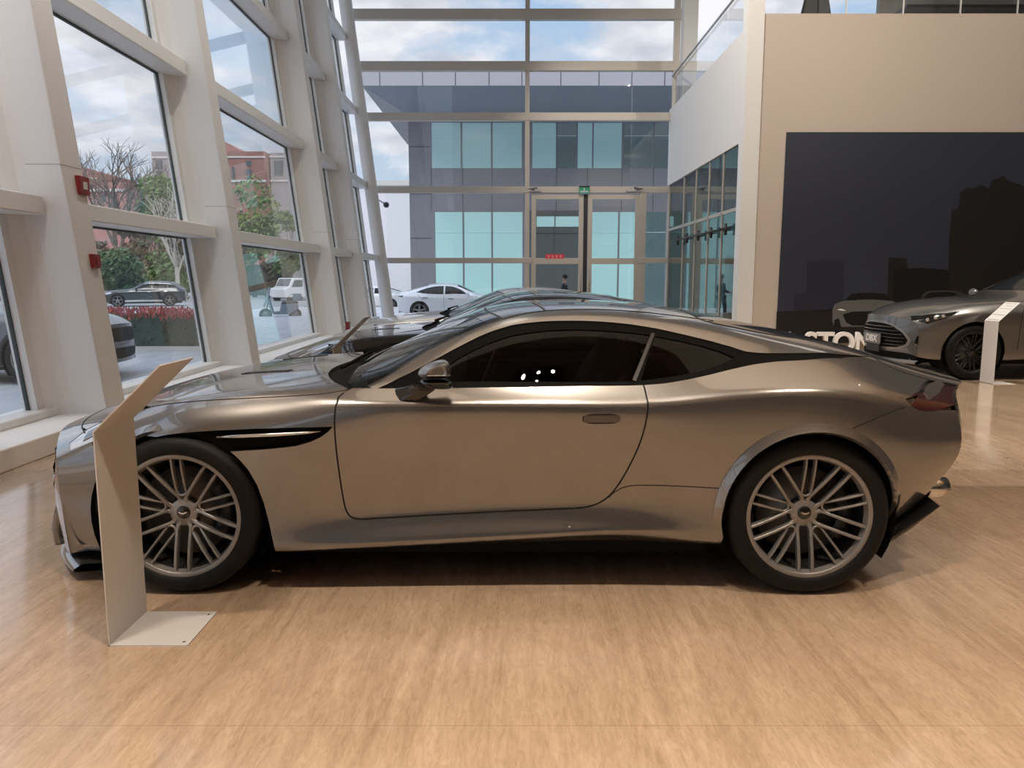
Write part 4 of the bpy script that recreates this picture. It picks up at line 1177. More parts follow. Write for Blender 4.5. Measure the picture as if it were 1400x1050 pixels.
# ---------------------------------------------------------------- ceilings and the unseen rest of the room
struct(MB().box((-3.2, 2.45, 5.3), (XR, 7.2, 5.5)).build('ceiling', M['ceiling_warm']))
mat('ceiling_dark', (.50, .46, .41), .8)
struct(MB().box((-5.2, YB, 5.3), (XR, 2.45, 5.5)).build('ceiling', M['ceiling_dark']))
struct(MB().box((-6.5, 7.1, ZT), (XR, YE + .3, ZT + .2)).build('ceiling_atrium', M['ceiling_grey']))
struct(MB().box((-3.2, 7.1, 5.5), (XR, 7.2, ZT)).build('wall_bulkhead', M['wall_white']))
mat('wall_dark', (.20, .22, .225), .6)
struct(MB().box((-5.2, YB - .2, 0), (XR, YB, 5.4)).build('wall_rear', M['wall_dark']))
struct(MB().box((XR, YB, 0), (XR + .2, YE, ZT)).build('wall_far_right', M['wall_dark']))
# ---------------------------------------------------------------- lamps: triple spots in the low ceiling, added fill spots in the atrium further down
def area(name, loc, size, power, col, sy=None, rot=(0, 0, 0)):
    l = bpy.data.lights.new(name, 'AREA'); l.energy = power; l.color = col; l.size = size
    if sy: l.shape = 'RECTANGLE'; l.size_y = sy
    o = bpy.data.objects.new(name, l); COL.objects.link(o); o.location = loc; o.rotation_euler = rot
    return o
WARM = (1.0, .84, .68)
n = 0
for iy, y in enumerate((-5.6, -3.2, -.9, 1.5)):
    for ix, x in enumerate((-2.4, .2, 2.8, 5.4, 8.0)):
        t = thing('ceiling_spot', 'recessed triple spotlight in the low showroom ceiling', 'spotlight', (x, y, 5.3), 0, 'recessed triple spotlights')
        MB().box((-.34, -.12, -.012), (.34, .12, .0)).build('housing', M['dark_metal'], t)
        for k in (-1, 0, 1):
            mb = MB(); mb.lathe([(0, -.0135), (.02, -.0135), (.023, -.012)], 14, Matrix.Translation((k * .2, 0, 0))); mb.build('lamp', M['lamp_glow'], t)
mat('window_dark', (.010, .012, .014), .10, spec=.22)
# ------------------------------------------------------------------ other cars
def build_body(keys, nst=26, nose_bow=.22, tail_bow=.12):
    """keys: (x, w, z sill, z waist, z belt, w belt, z rail, w rail, z top) from nose to tail"""
    kx = [k[0] for k in keys]
    f = [pchip(kx, [k[i] for k in keys]) for i in range(1, 9)]
    xs = np.linspace(kx[0], kx[-1], nst)
    L0, L1 = kx[0], kx[-1]
    P = np.zeros((nst, 11, 3))
    for i, x in enumerate(xs):
        w, zs, zw, zb, wb, zr, wr, zt = [float(g(x)) for g in f]
        pr = [(w * .80, zs), (w * .955, zs), (w * .985, zs + .09), (w * .985, zs + (zw - zs) * .45), (w, zw - .10), (w * .998, zw), (w * .965, zw + .035), (wb, zb), ((wb + wr) / 2 * 1.02, (zb + zr) / 2 + .0), (wr, zr), (0, zt)]
        pr.insert(10, (wr * .5, zt - (zt - zr) * .22))
        if i == 0: P = np.zeros((nst, len(pr), 3))
        for j, (yy, z) in enumerate(pr):
            s = (yy / max(w, .01)) ** 2.2
            xx = x
            d0 = x - L0; d1 = L1 - x
            xx += nose_bow * s * max(0, 1 - d0 / .8) ** 1.0
            xx -= tail_bow * s * max(0, 1 - d1 / .8) ** 1.0
            P[i, j] = (xx, -yy, z)
    return Body(P)
def fascia_body(B, end, bulge, zb):
    """closing patch at the nose (end = 0) or the tail (end = 1)"""
    u0 = 0.0 if end == 0 else B.nu - 1.0
    vs = np.linspace(0.4, B.nv - 1, 16)
    E = B.ev(np.full(16, u0), vs)
    sg = -1 if end == 0 else 1
    wm = max(abs(E[:, 1]))
    xc = E[-1, 0]; xs_ = E[0, 0]
    P = np.zeros((9, 16, 3))
    for i, t in enumerate(np.linspace(0, 1, 9)):
        for j, p in enumerate(E):
            yr = abs(p[1]) / wm
            xb = xc + (xs_ - xc) * yr ** 2.4 - sg * .04
            P[i, j] = (p[0] * t + xb * (1 - t) + sg * bulge * math.sin(PI * t) * (1 - yr ** 4), p[1], zb + (p[2] - zb) * t)
    return Body(P)
def make_car(root, B, paint, axles, R, archr, win_px, screens, wheel_style, glassm='window_dark', cladding=None, doors=(), rear_lamp=None, head_lamp=None, handles=(), roof_rail=False, mirror=None, zb=.25, rim='rim_grey', bulge=.05, skip_far=False):
    PT = M[paint]
    def arc(cx, r, a0, a1, n=16): return [(cx + r * math.cos(math.radians(a0 + (a1 - a0) * i / n)), R + r * math.sin(math.radians(a0 + (a1 - a0) * i / n))) for i in range(n + 1)]
    VB = 1.0
    nu1 = B.nu - 1.0; VC = B.nv - 1.0
    a0 = B.xz(axles[0], .6)[0]
    def foot(x, z): return (B.xz(x, z)[0], VB)
    low = []
    lo = math.degrees(math.asin(min(.95, (R - B.at((10, VB)).z - .02) / archr)))
    lp = [(0.0, VB)]
    for cx in axles:
        pts = arc(cx, archr, 180 + lo, -lo)
        q = [B.xz(x, z) for x, z in pts]
        lp += [(q[0][0], VB)] + q + [(q[-1][0], VB)]
    lp += [(nu1, VB)] + [(nu1, v) for v in np.linspace(2, VC, 8)]
    sc_r = [B.xy(x, y) for x, y in screens[1]]; sc_f = [B.xy(x, y) for x, y in screens[0]]
    sc_r[0] = (sc_r[0][0], VC); sc_r[-1] = (sc_r[-1][0], VC); sc_f[0] = (sc_f[0][0], VC); sc_f[-1] = (sc_f[-1][0], VC)
    lp += sc_r[::-1] + sc_f[::-1]
    lp += [(0.0, v) for v in np.linspace(VC, 2, 8)]
    wins = [[B.xz(x, z) for x, z in w_] for w_ in win_px]
    body = panel_object('body', PT, root, [B.panel([lp] + wins, step=.05)], both=True)
    FB = fascia_body(B, 0, bulge, zb); RB = fascia_body(B, 1, bulge, zb)
    for b, nm in ((FB, 'front_bumper'), (RB, 'rear_bumper')):
        sgn = [(0.0, 0.0), (b.nu - 1.0, 0.0), (b.nu - 1.0, b.nv - 1.0), (0.0, b.nv - 1.0)]
        d = b.panel([sgn], step=.05, flange=0)
        want = -1 if nm[0] == 'f' else 1
        if sum(n.x for n in d['n']) * want < 0:
            d['n'] = [-n for n in d['n']]; d['f'] = [t[::-1] for t in d['f']]
        panel_object(nm, PT, root, [d], both=True)
    if head_lamp:
        def fp(y, z): return FB.cast((-5, -abs(y), z), (1, 0, 0))
        top = B.at((0.0, VC)).z; v0 = FB.nv - 1.0
        for nm, poly in (('grille', [(.001, zb + .34), (.42, zb + .34), (.50, top - .14), (.40, top - .07), (.001, top - .06)]), ('lower_intake', [(.001, zb + .06), (.62, zb + .08), (.60, zb + .22), (.001, zb + .24)])):
            q = [fp(y, z) for y, z in poly]; q[0] = (q[0][0], v0); q[-1] = (q[-1][0], v0)
            d = FB.panel([q], flange=0, step=.05)
            if sum(n.x for n in d['n']) > 0: d['n'] = [-n for n in d['n']]; d['f'] = [t[::-1] for t in d['f']]
            d['v'] = [v + n * .006 for v, n in zip(d['v'], d['n'])]
            panel_object(nm, M['black_matt'], root, [d], both=True)
    for w_ in wins:
        for s in (False, True): panel_object('side_window', M[glassm], root, [B.panel([w_], off=-.006, flange=0, step=.05)], mirror=s)
    panel_object('windscreen', M['window_dark'], root, [B.panel([sc_f], off=-.004, flange=0, step=.05)], both=True)
    panel_object('rear_screen', M['window_dark'], root, [B.panel([sc_r], off=-.004, flange=0, step=.05)], both=True)
    for dl in doors:
        g = B.path([B.xz(x, z) for x, z in dl], .1)
        for s in (False, True): panel_object('door_gap', M['gap_dark'], root, [ribbon(B, g, .008)], mirror=s)
    for x, z in handles:
        hp = B.panel([[B.xz(x, z), B.xz(x + .2, z), B.xz(x + .2, z + .03), B.xz(x, z + .03)]], off=.012, flange=.012)
        for s in (False, True): panel_object('door_handle', M['chrome'] if paint != 'paint_white' else M['disc_steel'], root, [hp], mirror=s)
    if cladding:
        for cx in axles:
            q = [B.xz(x, z) for x, z in arc(cx, archr, 180 + lo, -lo)] + [B.xz(x, z) for x, z in arc(cx, archr + cladding, -lo, 180 + lo)]
            for s in (False, True): panel_object('arch_cladding', M['black_satin'], root, [B.panel([q], off=.008, flange=.02, step=.05)], mirror=s)
        x0, x1 = axles[0] + archr, axles[1] - archr
        q = [B.xz(x0, .30), B.xz(x1, .30), B.xz(x1, .42), B.xz(x0, .42)]
        for s in (False, True): panel_object('sill_trim', M['chrome'] if roof_rail else M['black_satin'], root, [B.panel([q], off=.012, flange=.012, step=.05)], mirror=s)
    for poly, nm, mt in ((head_lamp, 'headlamp', 'lamp_lens'), (rear_lamp, 'tail_lamp', 'lamp_red')):
        if poly:
            for s in (False, True): panel_object(nm, M[mt], root, [B.panel([[B.near((x, -abs(y), z)) for x, y, z in poly]], off=.004, flange=.01, step=.04)], mirror=s)
    if roof_rail:
        for s in (-1, 1):
            mb = MB(); pts = []
            for x in np.linspace(roof_rail[0], roof_rail[1], 12):
                p = B.at(B.xy(x, roof_rail[2])); pts.append((x, s * abs(p.y), p.z + .025))
            pts[0] = (pts[0][0], pts[0][1], pts[0][2] - .04); pts[-1] = (pts[-1][0], pts[-1][1], pts[-1][2] - .04)
            mb.tube(pts, .022, 8); mb.build('roof_rail', M['chrome'], root)
    if mirror:
        mx, mz, mw_ = mirror
        for s in (-1, 1):
            mb = MB(); mb.ball((mx, s * (mw_ + .12), mz), .10, 8, (.7, 1.1, .75)); mb.tube([(mx, s * mw_ * .98, mz - .06), (mx, s * (mw_ + .1), mz)], .03, 6)
            mb.build('door_mirror', PT, root)
    wmax = max(abs(B.G[:, 1]))
    for cx in axles:
        for s in (-1, 1):
            make_wheel(root, (cx, s * (wmax - .025), R), R, .25, R * .74, rim=rim, n_sp=5, far=(s > 0), style=wheel_style, detail=(wheel_style == 'pairs'), emblem=False)
            mb = MB(); rows = []
            for a in np.linspace(-35, 215, 20):
                ca, sa = math.cos(math.radians(a)), math.sin(math.radians(a)); r = archr + .01
                rows.append([Vector((cx + r * ca, s * (wmax - .05), R + r * sa)), Vector((cx + r * ca, s * (wmax - .42), R + r * sa)), Vector((cx, s * (wmax - .42), R))])
            mb.grid(rows, flip=(s < 0)); mb.build('wheel_well', M['black_matt'], root)
    ub = MB(); x0, x1 = B.G[:, 0].min(), B.G[:, 0].max()
    ub.box((x0 + .35, -wmax + .45, .20), (x1 - .35, wmax - .45, .45)); ub.box((axles[0] + archr + .02, -wmax + .1, .22), (axles[1] - archr - .02, wmax - .1, .4))
    ub.build('underbody', M['black_matt'], root)
    return FB, RB
mat('paint_white', (.78, .80, .82), .3, 0, 1.0)
mat('paint_night', (.012, .018, .026), .2, .3, 1.0)
mat('paint_dusk', (.10, .11, .12), .3, .6, 1.0)
SUV_KEYS = [(-.92,.80,.30,.74,.83,.70,.865,.42,.875),(-.62,.93,.26,.85,.955,.80,1.0,.50,1.02),(0,.985,.25,.93,1.055,.86,1.10,.55,1.125),(.6,.975,.26,.955,1.08,.90,1.14,.60,1.17),(.88,.965,.27,.96,1.095,.915,1.18,.69,1.225),(1.35,.955,.28,.965,1.10,.915,1.40,.69,1.50),(1.75,.955,.29,.97,1.11,.912,1.54,.66,1.645),(2.3,.96,.29,.975,1.12,.905,1.57,.65,1.68),(3.0,.99,.27,.985,1.14,.90,1.53,.64,1.645),(3.5,.96,.28,.985,1.17,.86,1.43,.62,1.565),(3.9,.90,.32,.96,1.12,.78,1.20,.55,1.28),(4.12,.82,.36,.90,1.04,.68,1.09,.42,1.11)]
SEDAN_KEYS = [(-.85,.72,.24,.60,.66,.62,.70,.36,.71),(-.5,.88,.20,.72,.80,.74,.85,.45,.87),(0,.92,.19,.80,.90,.80,.94,.50,.96),(.5,.915,.20,.83,.93,.84,.985,.58,1.01),(.75,.91,.21,.84,.94,.86,1.03,.66,1.07),(1.2,.905,.22,.85,.95,.86,1.24,.64,1.30),(1.6,.905,.22,.855,.955,.86,1.35,.59,1.42),(2.0,.91,.22,.86,.96,.855,1.37,.57,1.44),(2.5,.92,.21,.87,.985,.85,1.31,.57,1.39),(2.9,.93,.21,.885,1.02,.82,1.20,.60,1.29),(3.3,.91,.22,.90,1.03,.78,1.10,.58,1.17),(3.6,.86,.26,.90,1.00,.72,1.05,.50,1.08),(3.83,.76,.32,.84,.95,.64,.98,.42,1.0)]
def suv_wins(zb0=1.135):
    return [[(1.02,1.15),(1.25,1.28),(1.5,1.41),(1.72,1.485),(2.02,1.51),(2.02,1.16)], [(2.08,1.16),(2.08,1.51),(2.5,1.51),(2.92,1.48),(2.95,1.18)], [(3.02,1.19),(2.99,1.465),(3.25,1.42),(3.5,1.31),(3.55,1.24)]]
SUV_SCREEN = [[(.90,0),(.93,.35),(1.0,.62),(1.25,.66),(1.6,.60),(1.66,.3),(1.68,0)], [(3.56,0),(3.55,.45),(3.86,.5),(3.90,.2),(3.91,0)]]
SED_WINS = [[(.95,.98),(1.2,1.13),(1.45,1.245),(1.65,1.29),(1.88,1.305),(1.88,.99)], [(1.94,.99),(1.94,1.305),(2.3,1.285),(2.6,1.225),(2.85,1.14),(3.02,1.06),(2.75,1.02),(2.5,1.0)]]
SED_SCREEN = [[(.72,0),(.74,.35),(.80,.58),(1.1,.62),(1.38,.56),(1.42,.3),(1.43,0)], [(2.55,0),(2.57,.45),(3.0,.50),(3.42,.46),(3.46,.2),(3.47,0)]]
# ------------------------------------------------------------------ cars in the room
coupe = thing('coupe', 'warm silver two-door coupe in the foreground, seen from its left side', 'car', (CX0, CYC, 0))
make_coupe(coupe)
c2 = copy_tree(coupe, swap={'paint_warm_silver': 'paint_black', 'leather_red': 'leather_black'})
c2.location = (CX0 + .06, 7.62, 0); tag(c2, 'glossy black coupe parked directly behind the warm silver coupe', 'car')
c3 = copy_tree(coupe, swap={'paint_warm_silver': 'paint_pale_silver', 'leather_red': 'leather_black'})
c3.location = (CX0 - .06, 10.6, 0); tag(c3, 'pale silver coupe farthest back, its bonnet showing behind the black coupe', 'car')
# ---- grey SUV on the right
SX, SY = 6.45, 11.64
SB = build_body(SUV_KEYS)
suv = thing('suv', 'dark grey SUV with a wide black grille in front of the dark mural', 'car', (SX, SY, 0))
FB, RB = make_car(suv, SB, 'paint_grey', (0, 3.06), .39, .43, suv_wins(), SUV_SCREEN, 'pairs', rim='rim_dark',
    doors=([(.60,.42),(.62,.95),(.72,1.08)], [(2.05,1.12),(2.05,.6),(1.98,.42)]), handles=((1.75,.93),(2.75,.96)), mirror=(1.12,1.18,.93), zb=.22,
    rear_lamp=[(3.75,.86,.95),(4.05,.74,.93),(4.05,.70,1.02),(3.78,.80,1.06)])
def spx(*pts): return [FB.cast(Vector((-SX, -SY, H)), ray(x, y)) for x, y in pts]
def fpan(name, m, pts, off, parent=suv, fl=.012, both=False, mirror=False):
    d = FB.panel([pts], off=0, flange=0, step=.03)
    if sum(n.x for n in d['n']) > 0:
        d['n'] = [-n for n in d['n']]; d['f'] = [t[::-1] for t in d['f']]
    d['v'] = [v + n * off for v, n in zip(d['v'], d['n'])]
    return panel_object(name, M[m], parent, [d], both=both, mirror=mirror)
def fyz(y, z):
    return FB.cast((-5, -abs(y), z), (1, 0, 0))
vc = FB.nv - 1.0
gr = [(fyz(.002,.385)[0], vc), fyz(.30,.385), fyz(.55,.40), fyz(.69,.46), fyz(.72,.54), fyz(.62,.66), fyz(.42,.755), fyz(.22,.785), (fyz(.002,.79)[0], vc)]
g2 = [(fyz(.002,.415)[0], vc), fyz(.30,.415), fyz(.52,.428), fyz(.65,.475), fyz(.68,.535), fyz(.59,.64), fyz(.40,.728), fyz(.22,.757), (fyz(.002,.76)[0], vc)]
fpan('grille_surround', 'rim_grey', gr, .006, both=True)
go = fpan('grille', 'black_matt', g2, .010, both=True)
for k, z in enumerate(np.linspace(.46, .71, 6)):
    ym = np.interp(z, [.46,.54,.64,.73], [.60,.66,.58,.40]) 
    mb = MB(); mb.tube([FB.at(fyz(abs(y), z)) * 1.0 + Vector((-.016, 0, 0)) if y <= 0 else (lambda q: Vector((q.x - .016, -q.y, q.z)))(FB.at(fyz(abs(y), z))) for y in np.linspace(-ym, ym, 15)], .010, 6)
    mb.build('grille_bar', M['black_gloss'], go)
lowp = [(fyz(.002,.235)[0], vc), fyz(.55,.235), fyz(.80,.25), fyz(.82,.30), fyz(.62,.355), (fyz(.002,.35)[0], vc)]
fpan('lower_intake', 'black_matt', lowp, .006, both=True)
for s in (False, True):
    o = fpan('side_intake', 'black_matt', [fyz(.76,.50), fyz(.84,.47), fyz(.88,.55), fyz(.84,.61), fyz(.78,.60)], .006, mirror=s)
    fpan('intake_blade', 'chrome', [fyz(.74,.475), fyz(.87,.455), fyz(.88,.475), fyz(.75,.495)], .014, parent=suv, mirror=s)
    hl = [SB.near((-.72,-.60,.84)), SB.near((-.62,-.72,.86)), SB.near((-.38,-.86,.90)), SB.near((-.22,-.90,.94)), SB.near((-.40,-.92,.86)), SB.near((-.62,-.84,.78)), SB.near((-.74,-.66,.79))]
    h = panel_object('headlamp', M['black_gloss'], suv, [SB.panel([hl], off=.004, flange=.01)], mirror=s)
    for q in ((-.58,-.80,.815), (-.50,-.845,.84), (-.42,-.88,.87)):
        mb = MB(); p = SB.at(SB.near(q)); mb.ball((p.x - .004, p.y if not s else -p.y, p.z), .028, 8); mb.build('lamp_unit', M['chrome'], h)
    lou = SB.panel([[SB.near((.05,-.36,1.1)), SB.near((.30,-.42,1.12)), SB.near((.31,-.38,1.12)), SB.near((.07,-.31,1.1))]], off=.004, flange=.006)
    panel_object('bonnet_louvre', M['black_satin'], suv, [lou], mirror=s)
pl = FB.at(fyz(0.002, .52)); 
plate = MB().box((pl.x - .055, -.26, .45), (pl.x - .035, .26, .60)).build('number_plate', M['rim_grey'], suv, bevel=.006)
def letters(name, txt, size, depth, m, parent=None, loc=(0, 0, 0), rot=(0, 0, 0), bold=0.0, sx=1.0):
    c = bpy.data.curves.new(name, 'FONT'); c.body = txt; c.size = size; c.extrude = depth; c.offset = bold; c.align_x = 'CENTER'; c.resolution_u = 6
    o = bpy.data.objects.new(name, c); COL.objects.link(o)
    bpy.context.view_layer.update()
    me = bpy.data.meshes.new_from_object(o.evaluated_get(bpy.context.evaluated_depsgraph_get()))
    bpy.data.objects.remove(o); bpy.data.curves.remove(c)
    me.name = name; me.materials.clear(); me.materials.append(m)
    for v in me.vertices: v.co.x *= sx
    q = link(name, me, parent); q.location = loc; q.rotation_euler = rot
    return q
letters('plate_lettering', 'DBX', .135, .002, M['wall_white'], plate, (pl.x - .058, 0, .48), (PI / 2, 0, -PI / 2), .004, 1.3)
mb = MB(); mb.box((pl.x - .03, -.20, .33), (pl.x - .01, .20, .46)); mb.build('plate_holder', M['black_satin'], suv)
sp_ = MB(); rows = []
for z, o in ((.20, .02), (.215, .05), (.24, .045), (.26, 0)):
    r = []
    for y in np.linspace(-.86, .86, 25):
        q = FB.at(fyz(abs(y), .28)); r.append(Vector((q.x - o, y, z)))
    rows.append(r)
sp_.grid(rows, flip=True).build('splitter', M['rim_grey'], suv)
# ------------------------------------------------------------------ information stands
mat('stand_bronze', (.58, .57, .56), .42, .0)
mat('stand_white', (.74, .72, .70), .4)
mat('print_grey', (.22, .21, .20), .6)
def make_stand(m, label, loc, text=False):
    t = thing('information_stand', label, 'stand', loc, 0, 'information stands beside the cars')
    w = .306; T_ = .005
    sec = [(0, 0), (0, .843), (.262, 1.092)]
    post = MB(); post.box((-T_, 0, 0), (0, w, .843)); post.build('post', m, t)
    d = Vector((.262, 0, .249)); n = Vector((-.249, 0, .262)).normalized() * T_
    pn = MB(); a = Vector((0, 0, .843))
    vs = [a, a + d, a + d + n, a + n]; pn.hexa([vs[0], vs[1], vs[1] + Vector((0, w, 0)), vs[0] + Vector((0, w, 0)), vs[3], vs[2], vs[2] + Vector((0, w, 0)), vs[3] + Vector((0, w, 0))])
    pl = pn.build('panel', m, t)
    ex = d / d.length
    def strip(a0, a1, y0, y1, mm, nm):
        nn = n.normalized() * (T_ + .0006); q = MB()
        q.add([Vector((0, 0, .843)) + ex * a + Vector((0, y, 0)) + nn for a, y in ((a0, y0), (a1, y0), (a1, y1), (a0, y1))], [(0, 1, 2, 3)]); 
        q.build(nm, mm, pl)
    for a in (.02, .115, .235, .285, .33): strip(a, a + (.010 if a < .2 else .006), .03, w - (.03 if a != .285 else .10), M['print_grey'], 'printed_line')
    bs = MB(); bs.box((-T_, 0, 0), (.300, w, T_)); b = bs.build('base', m, t)
    for y in (.03, w - .03):
        s = MB(); s.lathe([(0, T_ + .001), (.005, T_ + .001), (.006, T_)], 12, Matrix.Translation((.275, y, 0))); s.build('screw', M['dark_metal'], b)
    return t
make_stand(M['stand_bronze'], 'bronze-grey bent metal information stand in front of the silver coupe', (-1.556, 2.806, 0))
make_stand(M['stand_bronze'], 'bronze-grey information stand in front of the black coupe', (-1.47, 6.30, 0))
make_stand(M['stand_white'], 'white information stand before the front wheel of the grey SUV', (6.47, 10.22, 0))
# ------------------------------------------------------------------ mural and letters
def mw_(px, py, d): return at_y(px, py, YW - d)
mural = tag(extrude_poly('mural', [mw_(x, y, .001) for x, y in ((1075, 181), (1560, 181), (1560, 475), (1060, 475))], (0, -.03, 0), mat('print_night', (.036, .043, .066), .35)), 'large dark night-sky mural with a city and cars on the beige wall', 'mural')
mat('print_dark', (.011, .011, .012), .4); mat('print_mid', (.022, .026, .044), .4); mat('print_silver', (.13, .13, .13), .4); mat('print_black', (.006, .006, .007), .4); mat('print_ground', (.014, .013, .013), .4); mat('print_dim', (.05, .05, .052), .4)  # the darkest print tone serves printed glass, grille, wheel and wall
def art(name, m, pts, d=.032): return extrude_poly(name, [mw_(x, y, d) for x, y in pts], (0, -.002, 0), M[m], mural)
art('printed_ground', 'print_ground', [(1062, 426), (1135, 423), (1300, 420), (1558, 420), (1558, 476), (1060, 476)])
art('printed_block', 'print_mid', [(1102, 424), (1103, 357), (1153, 355), (1154, 424)])
art('printed_block', 'print_mid', [(1086, 424), (1086, 402), (1102, 400), (1102, 424)])
art('printed_tower', 'print_ground', [(1213, 410), (1215, 352), (1240, 353), (1241, 410)])
art('printed_castle', 'print_ground', [(1295, 425), (1298, 320), (1301, 288), (1311, 284), (1313, 262), (1324, 256), (1330, 258), (1341, 252), (1352, 258), (1356, 246), (1366, 243), (1372, 240), (1378, 247), (1394, 252), (1402, 258), (1430, 250), (1450, 262), (1500, 270), (1560, 310), (1558, 330), (1558, 425)], .0342)
art('printed_wall', 'print_black', [(1221, 412), (1222, 369), (1258, 366), (1297, 369), (1300, 425), (1221, 425)], .0364)
pc = art('printed_car', 'print_silver', [(1138, 440), (1138, 424), (1141, 416), (1150, 412), (1170, 409), (1205, 410), (1222, 412), (1229, 418), (1232, 430), (1230, 446), (1196, 446), (1152, 447), (1140, 445)], .0386)
for nm, m, pts in (('printed_glass', 'print_black', [(1155, 411), (1164, 402), (1188, 400), (1211, 402), (1217, 411), (1190, 409)]), ('printed_grille', 'print_black', [(1152, 430), (1165, 426), (1200, 425), (1215, 428), (1212, 440), (1200, 445), (1165, 445), (1157, 441)]), ('printed_wheel', 'print_black', [(1140, 446), (1141, 437), (1147, 435), (1150, 447)]), ('printed_lamp', 'wall_white', [(1144, 423.5), (1150, 422), (1157, 424.5), (1152, 425)])):
    o = art(nm, m, pts, .041); o.parent = pc
p2 = art('printed_car', 'print_dim', [(1256, 412), (1262, 402), (1270, 397.5), (1298, 397), (1312, 399), (1325, 405), (1330, 416), (1256, 416)], .0386)
o = art('printed_glass', 'print_black', [(1261, 411), (1266, 403), (1272, 399.5), (1297, 399), (1308, 401), (1300, 411)], .041); o.parent = p2
letter_mat = mat('letter_white', (.80, .77, .75), .5)
for ch, px, lb in (('A', 1078, 'first white letter A of the floor lettering, mostly hidden by the silver coupe'), ('S', 1108, 'white letter S standing on the floor before the mural'), ('T', 1128, 'white letter T between the letters S and O'), ('O', 1153, 'white letter O between the letters T and N'), ('N', 1181, 'white letter N beside the grille of the grey SUV')):
    p = at_y(px, 470, 14.6)
    t = letters('floor_letter', ch, .56, .04, letter_mat, None, (p.x, 14.6, .012), (PI / 2, 0, 0), .012, .92 if ch != 'N' else .85)
    tag(t, lb, 'letter', 'white floor letters')
# ------------------------------------------------------------------ outdoors
mat('paving', (.50, .53, .57), .45); noise_tint(M['paving'], 1.5, (.42, .45, .49), (.58, .60, .64), stretch=(3, .7, 1))
mat('asphalt', (.30, .31, .33), .6); noise_tint(M['asphalt'], 2, (.26, .27, .29), (.35, .36, .38))
mat('panel_blue_grey', (.20, .205, .235), .4, .3)
mat('panel_light', (.42, .42, .47), .4, .2)
mat('panel_joint_dark', (.07, .075, .085), .6)
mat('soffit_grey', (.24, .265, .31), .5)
mat('teal_glass', (.40, .66, .66), .12, 0, .6)
mat('teal_light', (.55, .75, .75), .2)
mat('teal_dark', (.10, .16, .17), .12, 0, .6)
mat('lobby_shade', (.07, .085, .085), .4)
mat('white_render', (.72, .73, .78), .7)
mat('brick_red', (.34, .17, .135), .85); noise_tint(M['brick_red'], .5, (.30, .145, .115), (.38, .20, .16))
mat('brick_pink', (.42, .22, .20), .85)
mat('stone_band', (.62, .60, .58), .7)
mat('win_dark', (.10, .12, .13), .2)
mat('render_grey', (.33, .31, .32), .8)
mat('fence_brown', (.085, .065, .05), .8)
mat('leaf_dark', (.055, .115, .045), .6); mat('leaf_mid', (.13, .20, .065), .6); mat('leaf_pale', (.20, .27, .08), .6)
mat('leaf_brown', (.16, .13, .085), .7); mat('leaf_red', (.50, .10, .10), .55); mat('leaf_hedge', (.045, .06, .035), .7)
mat('bark', (.16, .13, .11), .9); mat('bark_pale', (.45, .42, .38), .8)
GZ = -.18
struct(MB().box((-13.5, -30, GZ - .3), (60, 44, GZ)).build('ground_forecourt', M['paving']))
struct(MB().box((-120, -60, GZ - .6), (-13.5, 160, GZ - .2)).build('ground_road', M['asphalt']))
struct(MB().box((-13.5, 44, GZ - .6), (90, 160, GZ - .25)).build('ground_yard', M['asphalt']))
struct(MB().box((-13.9, -30, GZ - .3), (-13.5, 19, GZ + .02)).build('ground_kerb', M['stone_band']))
def leaves(mb, c, r, n, s, rng, squash=1.0, shell=.55):
    for _ in range(n):
        d = Vector((rng.gauss(0, 1), rng.gauss(0, 1), rng.gauss(0, 1))).normalized()
        k = shell + (1 - shell) * rng.random()
        p = Vector(c) + Vector((d.x * r[0] * k, d.y * r[1] * k, d.z * r[2] * k * squash))
        a = Vector((rng.gauss(0, 1), rng.gauss(0, 1), rng.gauss(0, 1))).normalized()
        b = a.orthogonal().normalized(); a2 = a.cross(b)
        q = s * (.6 + .8 * rng.random())
        mb.add([p - b * q, p + a2 * q * .5, p + b * q, p - a2 * q * .5], [(0, 1, 2, 3)])
def branch_tree(mb, p, d, L, r, depth, rng, up=.15):
    q = Vector(p) + d * L
    mid = (Vector(p) + q) / 2 + Vector((rng.gauss(0, .04), rng.gauss(0, .04), 0)) * L
    mb.tube([p, mid, q], [r, r * .85, r * .68], 5 if depth > 2 else 4, cap=False)
    if depth == 0: return
    for _ in range(3 if depth > 1 else 4):
        nd = (d + Vector((rng.gauss(0, .5), rng.gauss(0, .5), rng.gauss(up, .25)))).normalized()
        branch_tree(mb, q if rng.random() < .6 else mid, nd, L * (.58 + .25 * rng.random()), r * .6, depth - 1, rng, up)
